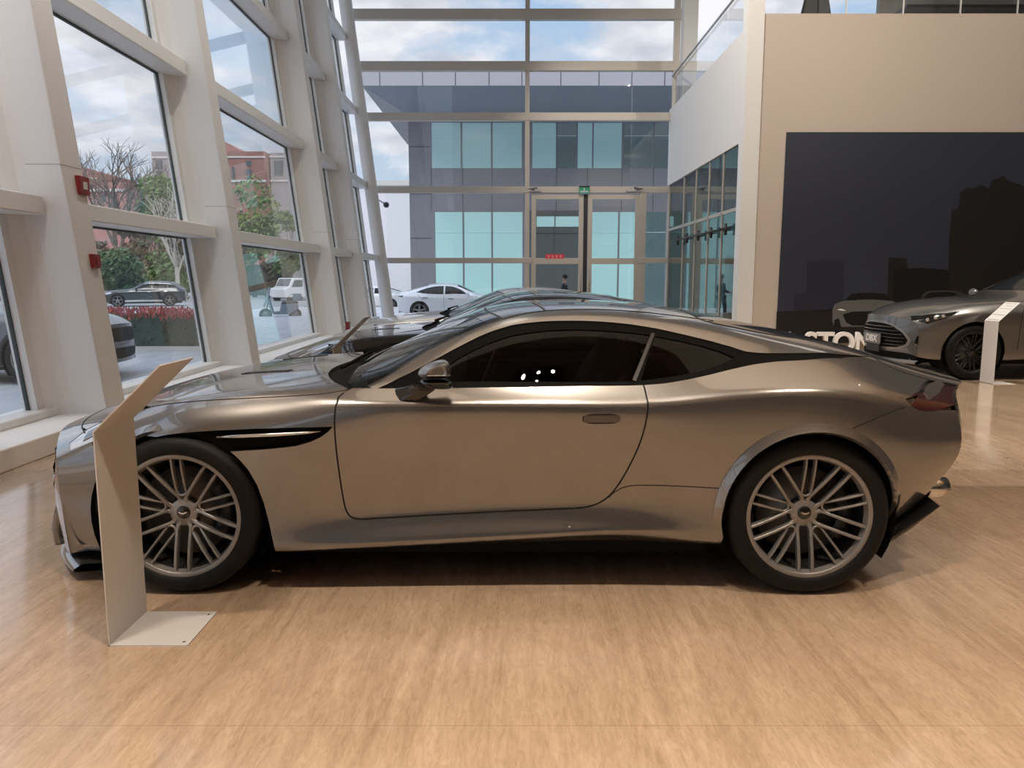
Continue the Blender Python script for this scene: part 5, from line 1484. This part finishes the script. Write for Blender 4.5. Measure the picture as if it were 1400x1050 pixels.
def leafy(label, px, py_base, Y, hpx, wpx, leaf, lobes=9, n=240, group='leafy trees beyond the road', s=.22, trunk=True, name='tree', seed=1, bark='bark', low=.25):
    rng = random.Random(seed); k = Y / F
    b = at_y(px, py_base, Y); h = hpx * k; w = wpx * k / 2
    gz = GZ - .2 if b.x < -13.5 else GZ - .25
    h += b.z - gz; b.z = gz
    t = thing(name, label, 'tree' if name == 'tree' else 'bush', b, 0, group)
    mb = MB()
    for i in range(lobes):
        a = 2 * PI * i / lobes + rng.random(); q = .55 * rng.random() ** .5
        zc = h * (low + (.93 - low) * rng.random()); f = 1 - .45 * abs(zc / h - .5) * 2 * .9
        r = w * (.42 + .2 * rng.random())
        leaves(mb, (w * q * math.cos(a) * f * 1.1, w * q * math.sin(a) * f, min(zc, h - r * .8)), (r, r, r * .85), n, s, rng)
    mb.build('foliage', M[leaf], t)
    if trunk:
        tm = MB(); tm.tube([(0, 0, 0), (rng.gauss(0, .1), 0, h * .35), (rng.gauss(0, .15), 0, h * .7)], [.05 * w + .08, .05 * w, .03], 7)
        for i in range(4): tm.tube([(0, 0, h * .35), (rng.gauss(0, w * .4), rng.gauss(0, w * .4), h * .75)], [.05, .02], 5)
        tm.build('trunk', M[bark], t)
    return t
def bare(label, px, py_base, Y, hpx, seed, m='bark', depth=5):
    rng = random.Random(seed); b = at_y(px, py_base, Y); h = hpx * Y / F
    gz = GZ - .2 if b.x < -13.5 else GZ - .25
    h += b.z - gz; b.z = gz
    t = thing('tree', label, 'tree', b, 0, 'bare trees beyond the road')
    mb = MB()
    mb.tube([(0, 0, 0), (0, 0, h * .3)], [h * .022, h * .018], 7, cap=False)
    for i in range(4):
        a = 2 * PI * i / 4 + rng.random()
        branch_tree(mb, Vector((0, 0, h * (.22 + .03 * i))), Vector((.42 * math.cos(a), .42 * math.sin(a), 1)).normalized(), h * .27, h * .011, depth - 1, rng)
    mb.build('branches', M[m], t)
bare('bare leafless tree with wide branches, left of the round green tree', 163, 394, 88, 205, 3)
bare('second bare leafless tree standing close to the round green tree', 191, 391, 108, 185, 8)
bare('thin bare tree far behind the parked black SUV', 214, 396, 84, 130, 12, depth=4)
bare('bare tree with pale trunk right of the parked black SUV', 244, 405, 58, 150, 21, 'bark_pale', depth=4)
leafy('round light green tree above the parked black SUV', 222, 392, 78, 158, 82, 'leaf_mid', 12, 260, seed=5)
leafy('round yellow-green tree seen in the second window bay', 348, 392, 76, 148, 88, 'leaf_pale', 12, 260, seed=6)
leafy('bluish green tree at the right edge of the second window bay', 398, 395, 70, 110, 50, 'leaf_mid', 8, 220, seed=16)
leafy('dense dark green bush left of the parked black SUV', 168, 412, 57, 70, 84, 'leaf_dark', 12, 260, 'bushes along the road', .2, False, 'bush', 7, low=.15)
leafy('low green bush behind the parked black SUV', 226, 408, 63, 46, 76, 'leaf_mid', 10, 220, 'bushes along the road', .2, False, 'bush', 9, low=.15)
for i, (px, hp, wp, sd, lb) in enumerate(((130, 100, 56, 31, 'brown thicket at the far left of the road edge'), (185, 112, 60, 32, 'brown thicket under the bare trees'), (250, 118, 56, 33, 'brown thicket behind the pale trunk'), (322, 75, 40, 34, 'brown thicket left of the dark gate in the second window bay'), (385, 70, 60, 35, 'brown thicket right of the dark gate in the second window bay'))):
    leafy(lb, px, 400, 68 + 1.5 * i, hp, wp, 'leaf_brown', 9, 200, 'brown thickets along the road', .25, False, 'bush', sd, low=.1)
gp = at_y(350, 398, 84); gp.z = GZ - .2
t = thing('gate', 'dark brown timber gate and fence beyond the road in the second window bay', 'gate', gp)
mb = MB()
mb.box((-3.2, 0, 0), (3.2, .12, 3.3)); o = mb.build('fence_board', M['fence_brown'], t)
for x in (-3.2, -1.1, 1.1, 3.2): MB().box((x - .12, -.08, 0), (x + .12, .2, 3.6)).build('post', M['bark'], t)
# hedge with red new leaves
hd = thing('hedge', 'low clipped hedge with red new leaves on top, outside the first window bay', 'hedge', (-10.5, 17.4, GZ))
rng = random.Random(4); mb = MB(); m2 = MB()
for _ in range(9500):
    p = Vector((rng.uniform(-3.6, 3.55), rng.uniform(-.42, .42), rng.uniform(.02, .80)))
    if abs(p.y) < .30 and p.z < .7: continue
    a = Vector((rng.gauss(0, 1), rng.gauss(0, 1), rng.gauss(0, 1))).normalized(); b = a.orthogonal().normalized(); c = a.cross(b); q = .045 * (.7 + .6 * rng.random())
    mb.add([p - b * q, p + c * q * .5, p + b * q, p - c * q * .5], [(0, 1, 2, 3)])
for _ in range(3600):
    p = Vector((rng.uniform(-3.6, 3.55), rng.uniform(-.42, .42), .70 + .24 * rng.random() ** 1.3))
    a = Vector((rng.gauss(0, 1), rng.gauss(0, 1), rng.gauss(0, .6))).normalized(); b = (Vector((rng.gauss(0, .4), rng.gauss(0, .4), 1))).normalized(); c = b.cross(a).normalized(); q = .055 * (.7 + .6 * rng.random())
    m2.add([p - b * q, p + c * q * .4, p + b * q, p - c * q * .4], [(0, 1, 2, 3)])
mb.box((-3.5, -.33, 0), (3.45, .33, .72))
mb.build('green_foliage', M['leaf_hedge'], hd); m2.build('red_foliage', M['leaf_red'], hd)
struct(MB().box((-14.3, 16.9, GZ - .1), (-6.85, 17.95, GZ + .10)).build('ground_planter', M['stone_band']))
# ---- cars outside
SE = build_body(SEDAN_KEYS)
def out_suv(label, paint, loc, rot, rail=True, wheels='five', rim='disc_steel'):
    t = thing('suv', label, 'car', loc, rot)
    make_car(t, SB, paint, (0, 3.06), .39, .43, suv_wins(), SUV_SCREEN, wheels, cladding=.05, rim=rim,
        doors=([(.60,.42),(.62,.95),(.72,1.08)], [(2.05,1.12),(2.05,.6),(1.98,.42)]), handles=((1.75,.93),(2.75,.96)), mirror=(1.12,1.18,.93), roof_rail=(1.6, 3.3, .70) if rail else False,
        head_lamp=[(-.70,-.62,.80),(-.62,-.76,.84),(-.30,-.90,.90),(-.34,-.92,.84),(-.62,-.84,.77)], rear_lamp=[(3.75,.86,.95),(4.05,.74,.93),(4.05,.70,1.02),(3.78,.80,1.06)])
    return t
p = at_y(199, 400, 51)
out_suv('black SUV parked side-on beyond the hedge with chrome roof rails', 'paint_night', (p.x - 1.6 * .93, 51 - 1.6 * .37, -.385), math.radians(22))
p = at_y(181, 450, 11.4)
out_suv('grey SUV parked close outside the glass, mostly hidden by the first column', 'paint_dusk', (p.x - 1.60, 12.42, GZ), PI, False)
def sedan(label, paint, loc, rot):
    t = thing('sedan', label, 'car', loc, rot)
    make_car(t, SE, paint, (0, 2.88), .345, .385, SED_WINS, SED_SCREEN, 'five', doors=([(.55,.35),(.56,.80),(.66,.93)], [(1.91,.96),(1.93,.6),(1.85,.32)], [(2.95,.98),(2.75,.75),(2.55,.5)]),
        handles=((1.55,.80),(2.55,.83)), mirror=(.98,1.0,.88), rear_lamp=[(3.55,-.84,.86),(3.80,-.70,.84),(3.80,-.68,.90),(3.5,-.80,.93)], head_lamp=[(-.70,-.62,.60),(-.50,-.80,.66),(-.25,-.86,.72),(-.45,-.86,.62)], zb=.22, bulge=.03)
    return t
sedan('white sedan parked outside behind the pale silver coupe', 'paint_white', (at_y(546, 400, 31).x + 3.78, 31.0, GZ), PI)
sedan('whitish sedan half hidden by the round column, left of the white sedan', 'paint_white', (at_y(551, 400, 44).x - 3.7, 45.5, GZ - .25), 0)
# white van behind the scooter
v = thing('van', 'small white van standing behind the parked scooter', 'van', at_y(403, 412, 64), math.radians(62))
mb = MB(); prof = [(-2.0,.35),(2.1,.35),(2.1,1.75),(1.9,1.92),(-.9,1.92),(-1.35,1.25),(-1.95,1.05)]
mb.prism(prof, -.82, .82, lambda q, y: Vector((q[0], y, q[1]))); mb.build('body', M['paint_white'], v, bevel=.06)
for s in (-1, 1):
    mb = MB(); mb.prism([(-1.15,1.2),(-.8,1.75),(.1,1.75),(.1,1.2)], s * .815, s * .835, lambda q, y: Vector((q[0], y, q[1]))); mb.build('side_window', M['win_dark'], v)
    for x in (-1.25, 1.3):
        mb = MB(); mb.lathe([(.1, .02), (.2, .0), (.33, .0), (.33, .2), (.1, .2)], 20, Matrix.Translation((x, s * .82, .33)) @ Matrix.Rotation(PI / 2 * s, 4, 'X')); mb.build('wheel', M['rubber'], v)
mb = MB(); mb.box((2.1, -.65, 1.15), (2.125, .65, 1.7)); mb.build('rear_window', M['win_dark'], v)
mb = MB(); mb.hexa([Vector(q) for q in ((-1.37,-.7,1.27),(-1.37,.7,1.27),(-1.33,.7,1.3),(-1.33,-.7,1.3),(-.97,-.66,1.85),(-.97,.66,1.85),(-.92,.66,1.86),(-.92,-.66,1.86))]); mb.build('windscreen', M['win_dark'], v)
# scooter
sc = thing('scooter', 'pale electric scooter parked in the yard, second window bay', 'scooter', at_y(384, 432, 33), math.radians(25))
sc.location.z = GZ - .2
for x in (-.62, .60):
    mb = MB(); mb.lathe([(.17, -.05), (.23, -.055), (.27, -.02), (.27, .02), (.23, .055), (.17, .05)], 24, Matrix.Translation((x, 0, .27)) @ Matrix.Rotation(PI / 2, 4, 'X'), closed=True)
    w_ = mb.build('wheel', M['rubber'], sc)
    mb = MB(); mb.lathe([(0, -.03), (.18, -.03), (.18, .03), (0, .03)], 16, Matrix.Translation((x, 0, .27)) @ Matrix.Rotation(PI / 2, 4, 'X')); mb.build('rim', M['disc_steel'], w_)
mat('scooter_blue', (.16, .22, .27), .35)
mb = MB(); mb.prism([(-.30,.28),(.35,.28),(.75,.55),(.72,.70),(.05,.72),(-.02,.42),(-.28,.40),(-.42,.95),(-.52,.95),(-.42,.45)], -.14, .14, lambda q, y: Vector((q[0], y, q[1]))); mb.build('body', M['scooter_blue'], sc, bevel=.02)
mb = MB(); mb.prism([(.02,.72),(.74,.72),(.70,.84),(.1,.82)], -.15, .15, lambda q, y: Vector((q[0], y, q[1]))); mb.build('seat', M['dark_metal'], sc, bevel=.03)
mb = MB(); mb.tube([(-.62, 0, .27), (-.45, 0, 1.0)], .025, 8); mb.tube([(-.42, -.33, 1.07), (-.46, 0, 1.0), (-.42, .33, 1.07)], .016, 8); mb.build('handlebar', M['dark_metal'], sc)
mb = MB(); mb.prism([(-.66,.62),(-.50,1.0),(-.40,1.42),(-.43,1.43),(-.55,1.0),(-.70,.62)], -.26, .26, lambda q, y: Vector((q[0], y, q[1]))); mb.build('leg_shield', M['scooter_blue'], sc)
mb = MB(); mb.box((.55, -.18, .86), (.88, .18, 1.16)); mb.build('top_box', M['scooter_blue'], sc, bevel=.03)
# ---- the building opposite
BY = 42.0
def bx(px, Y=BY): return (px - 700) / F * Y
def bz_(py, Y=BY): return at_y(760, py, Y).z
bd = thing('office_building', 'blue-grey panelled office building with teal windows opposite the showroom', 'building', (0, BY, 0))
def bbox(name, m, px0, px1, py0, py1, d0, d1, par=bd):
    """box given by its outline in the facade plane, d towards the showroom"""
    x0, x1, z0, z1 = bx(px0), bx(px1), bz_(py1), bz_(py0)
    return MB().box((x0, -d1, z0), (x1, -d0, z1)).build(name, M[m], par)
X1 = 1180
MB().box((bx(563), 0, GZ - .3), (bx(X1), 12, bz_(150))).build('wall', M['panel_blue_grey'], bd)
for py0, py1 in ((200, 201), (264, 265.5), (325, 326)):
    bbox('panel_joint', 'panel_joint_dark', 564, 592, py0, py1, 0, .02)
for px in (592, 634, 673, 716, 759, 800, 846, 888, 930, 975, 1020):
    bbox('panel_joint', 'panel_joint_dark', px, px + .8, 230, 289, 0, .02)
bbox('panel_joint', 'panel_joint_dark', 592, X1, 257, 258, 0, .021)
wins = [(594, 632), (634.5, 672), (674.5, 713), (727, 758), (760, 785), (787, 806), (808, 845), (848, 886), (888, 926), (930, 966), (970, 1010)]
for i, (a, b_) in enumerate(wins):
    o = bbox('window', 'teal_dark' if i in (4, 7, 8) else 'teal_glass', a, b_, 168, 230, 0, .03)
    bbox('window_bar', 'teal_light', a, b_, 185.6, 186.2, .03, .05, o)
for i, (a, b_) in enumerate([(597, 633.5), (636, 672), (674.5, 714), (806, 842), (844.5, 868), (873, 906), (910, 950), (955, 1000)]):
    o = bbox('window', 'teal_glass' if i < 5 else 'teal_dark', a, b_, 290, 436, 0, .03)
    bbox('window_bar', 'teal_light', a, b_, 317.5, 318.1, .03, .05, o)
o = bbox('lobby_shade_sheet', 'lobby_shade', 718, 802, 288, 440, 0, .04)  # flat dark sheet: the shade inside the open lobby put into its colour
bbox('lobby_bar', 'teal_glass', 733, 797, 296, 310, .04, .06, o); bbox('lobby_bar', 'panel_joint_dark', 757, 758.2, 288, 352, .04, .08, o); bbox('lobby_bar', 'panel_joint_dark', 720, 800, 318, 319, .04, .08, o)
mb = MB()
EY = -4.0
def c_(px, py, dY): 
    q = at_y(px, py, BY + dY); return Vector((q.x, dY, q.z))
zf = at_y(507, 117, BY + EY).z; xf = bx(503, BY + EY); zt_ = at_y(507, 97, BY + EY).z; zw_ = bz_(158); xw = bx(563)
XE = bx(X1)
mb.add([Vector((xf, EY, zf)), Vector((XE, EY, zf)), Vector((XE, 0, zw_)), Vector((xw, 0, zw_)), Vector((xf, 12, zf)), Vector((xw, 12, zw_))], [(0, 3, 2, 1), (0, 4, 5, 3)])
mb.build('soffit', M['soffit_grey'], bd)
MB().box((xf, EY, zf), (XE, 12, zt_)).build('roof_fascia', M['panel_light'], bd)
for px in (527, 583, 626, 670, 713, 764, 814, 857, 900, 940, 985):
    x = bx(px, BY + EY); MB().box((x - .02, EY - .012, zf), (x + .02, EY, zt_)).build('fascia_joint', M['panel_joint_dark'], bd)
wb_ = thing('warehouse', 'plain white rendered building left of the panelled office building', 'building', (0, 66, 0))
MB().box((bx(440, 66), 0, -.6), (bx(568, 66), 14, at_y(540, 250, 66).z)).build('wall', M['white_render'], wb_)
MB().box((bx(440, 66), -.2, at_y(540, 254, 66).z), (bx(568, 66), 14.2, at_y(540, 247, 66).z)).build('coping', M['stone_band'], wb_)
cc = thing('security_camera', 'small dark dome security camera high on the end glazing, outside', 'camera', at_y(528, 280, 26.5))
mb = MB(); mb.ball((0, 0, 0), .10, 8); mb.build('dome', M['dark_metal'], cc)
mb = MB(); mb.tube([(0, 0, .02), (-.12, 0, .08), (-.16, -1.4, .1)], .03, 6); mb.box((-.22, -1.42, .0), (-.10, -1.36, .2)); mb.build('bracket', M['wall_white'], cc)
# ---- brick blocks far to the left
def block(label, px0, px1, py_top, Y, m, bands=(), windows=(), dep=14, roof=None):
    t = thing('brick_building', label, 'building', (bx(px0, Y), Y, -.6))
    w_, h_ = bx(px1, Y) - bx(px0, Y), at_y((px0 + px1) / 2, py_top, Y).z + .6
    MB().box((0, 0, 0), (w_, dep, h_)).build('wall', M[m], t)
    for py0, py1 in bands:
        z0, z1 = (at_y(px0, q, Y).z + .6 for q in (py1, py0)); MB().box((-.1, -.15, z0), (w_ + .1, 0, z1)).build('stone_band', M['stone_band'], t)
    for a, b_, c, d in windows:
        z0, z1 = (at_y(px0, q, Y).z + .6 for q in (d, c)); x0, x1 = (bx(q, Y) - bx(px0, Y) for q in (a, b_))
        MB().box((x0, -.08, z0), (x1, .02, z1)).build('window', M['win_dark'], t)
    if roof:
        pts = [(bx(a, Y) - bx(px0, Y), at_y(a, b_, Y).z + .6) for a, b_ in roof]
        mb = MB(); mb.prism(pts, .5, dep, lambda q, y: Vector((q[0], y, q[1]))); mb.build('roof', M['brick_pink'], t)
    return t
block('red brick block with pale bands and a curved roof, second window bay', 300, 372, 207, 130, 'brick_red', ((213.5, 216), (246, 249)), ((347, 354, 220, 227), (347, 354, 232, 238), (347, 354, 240, 246), (328, 331, 228, 246)), roof=[(300, 207), (300, 190), (312, 190), (325, 196), (337, 204), (338, 207)])
block('grey annexe on the right of the red brick block', 379, 402, 209, 132, 'render_grey', ((213, 215.5), (246, 248.5)), ((366, 376, 220, 240), (384, 396, 220, 240)))
block('slim grey tower with pale bands left of the second column', 222, 250, 207, 140, 'render_grey', ((214, 216.5),), ((227, 236, 219, 231), (227, 236, 234, 246)))
block('low pink brick building behind the bare trees', 128, 186, 249, 125, 'brick_pink', ((258, 262),), ((150, 158, 264, 276), (165, 172, 264, 276)))
block('reddish gabled building at the far left beyond the trees', 96, 148, 236, 135, 'brick_red', ((243, 244.5),), ((125, 132, 248, 258),), roof=[(96, 236), (120, 226), (148, 234), (148, 236)])
# ---- a person walking outside, seen through the door
pp = at_y(772, 381, 29.5)
pe = thing('person', 'person in dark clothes walking outside, seen through the left glass door', 'person', (pp.x, 29.5, GZ))
def skin_fig(name, verts, edges, radii, m, parent):
    me = bpy.data.meshes.new(name); me.from_pydata(verts, edges, []); me.update()
    o = link(name, me, parent); me.materials.append(m)
    sk = o.modifiers.new('skin', 'SKIN')
    me.skin_vertices.new() if not me.skin_vertices else None
    for v, r in zip(me.skin_vertices[0].data, radii): v.radius = (r, r) if not isinstance(r, tuple) else r
    me.skin_vertices[0].data[0].use_root = True
    sk.use_smooth_shade = True
    ss = o.modifiers.new('sub', 'SUBSURF'); ss.levels = 1; ss.render_levels = 2
    dg = bpy.context.evaluated_depsgraph_get(); bpy.context.view_layer.update()
    me2 = bpy.data.meshes.new_from_object(o.evaluated_get(bpy.context.evaluated_depsgraph_get()))
    o.modifiers.clear(); o.data = me2; bpy.data.meshes.remove(me); me2.name = name
    for p_ in me2.polygons: p_.use_smooth = True
    return o
mat('skin', (.42, .27, .20), .55); mat('cloth_dark', (.018, .019, .024), .8); mat('cloth_navy', (.02, .022, .03), .8); mat('hair_dark', (.012, .01, .01), .5)
V = [(0,0,.95),(0,0,1.12),(0,0,1.32),(0,0,1.44),(0,0,1.52),(0,0,1.63),(0,-.0,1.70),
     (-.09,0,.90),(-.17,.02,.50),(-.20,.12,.09),(-.28,.10,.04),
     (.07,0,.90),(.06,.0,.50),(.20,.03,.12),(.11,.01,.05),
     (-.03,-.19,1.38),(-.06,-.24,1.14),(-.27,-.20,1.06),(-.36,-.18,1.06),
     (.03,.19,1.38),(.08,.24,1.12),(-.10,.24,.96),(-.17,.23,.93)]
Ed = [(0,1),(1,2),(2,3),(3,4),(4,5),(5,6),(0,7),(7,8),(8,9),(9,10),(0,11),(11,12),(12,13),(13,14),(2,15),(15,16),(16,17),(17,18),(2,19),(19,20),(20,21),(21,22)]
Rd = [(.15,.12),(.14,.11),(.17,.11),.07,.055,.095,.075,.095,.06,.045,.035,.095,.06,.045,.035,.06,.045,.035,.03,.06,.045,.035,.03]
pb = skin_fig('body', V, Ed, Rd, M['skin'], pe)
jk = skin_fig('jacket', [(0,0,.86),(0,0,1.12),(0,0,1.33),(0,0,1.42),(-.03,-.19,1.38),(-.06,-.245,1.14),(-.26,-.20,1.065),(.03,.19,1.38),(.08,.245,1.12),(-.09,.24,.97)], [(0,1),(1,2),(2,3),(2,4),(4,5),(5,6),(2,7),(7,8),(8,9)], [(.18,.15),(.165,.135),(.19,.135),.08,.075,.062,.05,.075,.062,.05], M['cloth_dark'], pe)
tr_ = skin_fig('trousers', [(0,0,.94),(-.09,0,.88),(-.17,.02,.50),(-.20,.11,.12),(.07,0,.88),(.06,0,.50),(.195,.03,.14)], [(0,1),(1,2),(2,3),(0,4),(4,5),(5,6)], [(.16,.13),.115,.078,.062,.115,.078,.062], M['cloth_navy'], pe)
mb = MB(); mb.ball((.015, 0, 1.67), .108, 10, (1.0, .92, .98)); h_ = mb.build('hair', M['hair_dark'], pe)
def spread(o, deg):
    o.data.spread = math.radians(deg); return o
# luminous warm ceiling field over the cars; spots in the dark ceiling behind the camera
spread(area('ceiling_light', (4.2, 5.0, 5.25), 12.0, 300 * LW, (1.0, .80, .61), 4.2), 105)
def spot(name, loc, power, col, deg=70, tilt=(0, 0, 0)):
    l = bpy.data.lights.new(name, 'SPOT'); l.energy = power; l.color = col; l.spot_size = math.radians(deg); l.spot_blend = .7; l.shadow_soft_size = .02
    o = bpy.data.objects.new(name, l); COL.objects.link(o); o.location = loc; o.rotation_euler = tilt; return o
for y in (-3.2, -.9, 1.5):
    for x in (-2.4, .2, 2.8, 5.4, 8.0):
        for k in (-1, 0, 1):
            spot('ceiling_spot_light', (x + k * .2, y, 5.27), 35 * LF, WARM, 84)
for x in (5.4, 7.4, 9.4):
    spot('ceiling_spot_light', (x, 5.9, 5.22), 80 * LF / 4, WARM, 100)  # extra spots without fixtures, added to brighten the floor on the right
def aim(o, tgt):
    o.rotation_euler = (Vector(tgt) - o.location).to_track_quat('-Z', 'Y').to_euler(); return o
for x, y, k in ((-1.9, 9.0, .8), (-1.7, 12.5, .8)):
    spot('atrium_fill_spot', (x, y, 11.3), 1500 * LA * k, (1.0, .93, .83), 100)  # added fill lamps without fixtures, lightening the columns and atrium floor
for x, y, tg, k in ((6.0, 9.0, (7.0, 17, 4.5), 1.0), (10.5, 9.0, (11, 17, 4.5), .95), (0.5, 14.0, (5, 20.5, 5.5), 2.6), (4.0, 9.5, (6.0, 10, 0), 3.6), (9.0, 9.0, (8.5, 9.5, 0), 3.6)):
    aim(spot('aimed_fill_spot', (x, y, 11.2), 1500 * LA * k, (1.0, .90, .77), 75), tg)  # added fill, aimed at the beige wall, white slab and right-hand floor
area('office_light', (7.3, 21, zl - .1), 2.0, 40, (.9, 1, .95))
area('gallery_light', (10, 19.5, 11.3), 2.0, 16, (1, .9, .8))
# ---------------------------------------------------------------- sky
wd = bpy.data.worlds.new('sky'); SC.world = wd; wd.use_nodes = True
N = wd.node_tree.nodes; L = wd.node_tree.links
bg = N['Background']
tc = N.new('ShaderNodeTexCoord'); sp = N.new('ShaderNodeSeparateXYZ'); L.new(tc.outputs['Generated'], sp.inputs[0])
rp = N.new('ShaderNodeValToRGB'); e = rp.color_ramp.elements
e[0].position = 0.0; e[0].color = (.60, .68, .78, 1); e[1].position = .9; e[1].color = (.22, .38, .68, 1)
x = e.new(.35); x.color = (.40, .57, .82, 1)
L.new(sp.outputs['Z'], rp.inputs[0])
# clouds on a flat layer: direction projected onto a plane overhead
dv = N.new('ShaderNodeVectorMath'); dv.operation = 'DIVIDE'
mxz = N.new('ShaderNodeMath'); mxz.operation = 'MAXIMUM'; mxz.inputs[1].default_value = .06; L.new(sp.outputs['Z'], mxz.inputs[0])
az = N.new('ShaderNodeMath'); az.operation = 'ADD'; az.inputs[1].default_value = .22; L.new(mxz.outputs[0], az.inputs[0])
cb = N.new('ShaderNodeCombineXYZ')
for i in range(3): L.new(az.outputs[0], cb.inputs[i])
L.new(tc.outputs['Generated'], dv.inputs[0]); L.new(cb.outputs[0], dv.inputs[1])
mp = N.new('ShaderNodeMapping'); mp.inputs['Location'].default_value = (1.3, .4, 0); mp.inputs['Scale'].default_value = (1, 1, .4); L.new(dv.outputs[0], mp.inputs[0])
nz = N.new('ShaderNodeTexNoise'); nz.inputs['Scale'].default_value = 2.3; nz.inputs['Detail'].default_value = 9; nz.inputs['Roughness'].default_value = .58; nz.inputs['Distortion'].default_value = .25
L.new(mp.outputs[0], nz.inputs['Vector'])
cr = N.new('ShaderNodeValToRGB'); e = cr.color_ramp.elements; e[0].position = .40; e[0].color = (0, 0, 0, 1); e[1].position = .54; e[1].color = (1, 1, 1, 1)
L.new(nz.outputs['Fac'], cr.inputs[0])
n2 = N.new('ShaderNodeTexNoise'); n2.inputs['Scale'].default_value = 5; n2.inputs['Detail'].default_value = 5; L.new(mp.outputs[0], n2.inputs['Vector'])
c2 = N.new('ShaderNodeValToRGB'); e = c2.color_ramp.elements; e[0].position = .38; e[0].color = (.60, .62, .71, 1); e[1].position = .62; e[1].color = (.90, .90, .96, 1)
L.new(n2.outputs['Fac'], c2.inputs[0])
mix = N.new('ShaderNodeMix'); mix.data_type = 'RGBA'
L.new(cr.outputs[0], mix.inputs[0]); L.new(rp.outputs[0], mix.inputs[6]); L.new(c2.outputs[0], mix.inputs[7])
zr = N.new('ShaderNodeMapRange'); zr.inputs['From Min'].default_value = .45; zr.inputs['From Max'].default_value = 1.0; zr.inputs['To Min'].default_value = SKY; zr.inputs['To Max'].default_value = SKY * 2.6
L.new(sp.outputs['Z'], zr.inputs['Value']); L.new(zr.outputs[0], bg.inputs[1])     # overcast: brighter towards the zenith
L.new(mix.outputs[2], bg.inputs[0])
sun = bpy.data.lights.new('sun', 'SUN'); sun.energy = SUN; sun.angle = .5; sun.color = (1, .95, .88)
so = bpy.data.objects.new('sun', sun); COL.objects.link(so); so.rotation_euler = Vector((-.35, .6, -.72)).to_track_quat('-Z', 'Y').to_euler()
SC.view_settings.view_transform = 'Standard'; SC.view_settings.look = 'None'; SC.view_settings.gamma = 1
SC.view_settings.exposure = EXPO
SC.view_settings.use_curve_mapping = False
cy = SC.cycles
cy.use_denoising = True
cy.max_bounces = 8; cy.transparent_max_bounces = 24; cy.diffuse_bounces = 4; cy.glossy_bounces = 5; cy.transmission_bounces = 4
cy.sample_clamp_indirect = 2.5
cy.caustics_reflective = False; cy.caustics_refractive = False
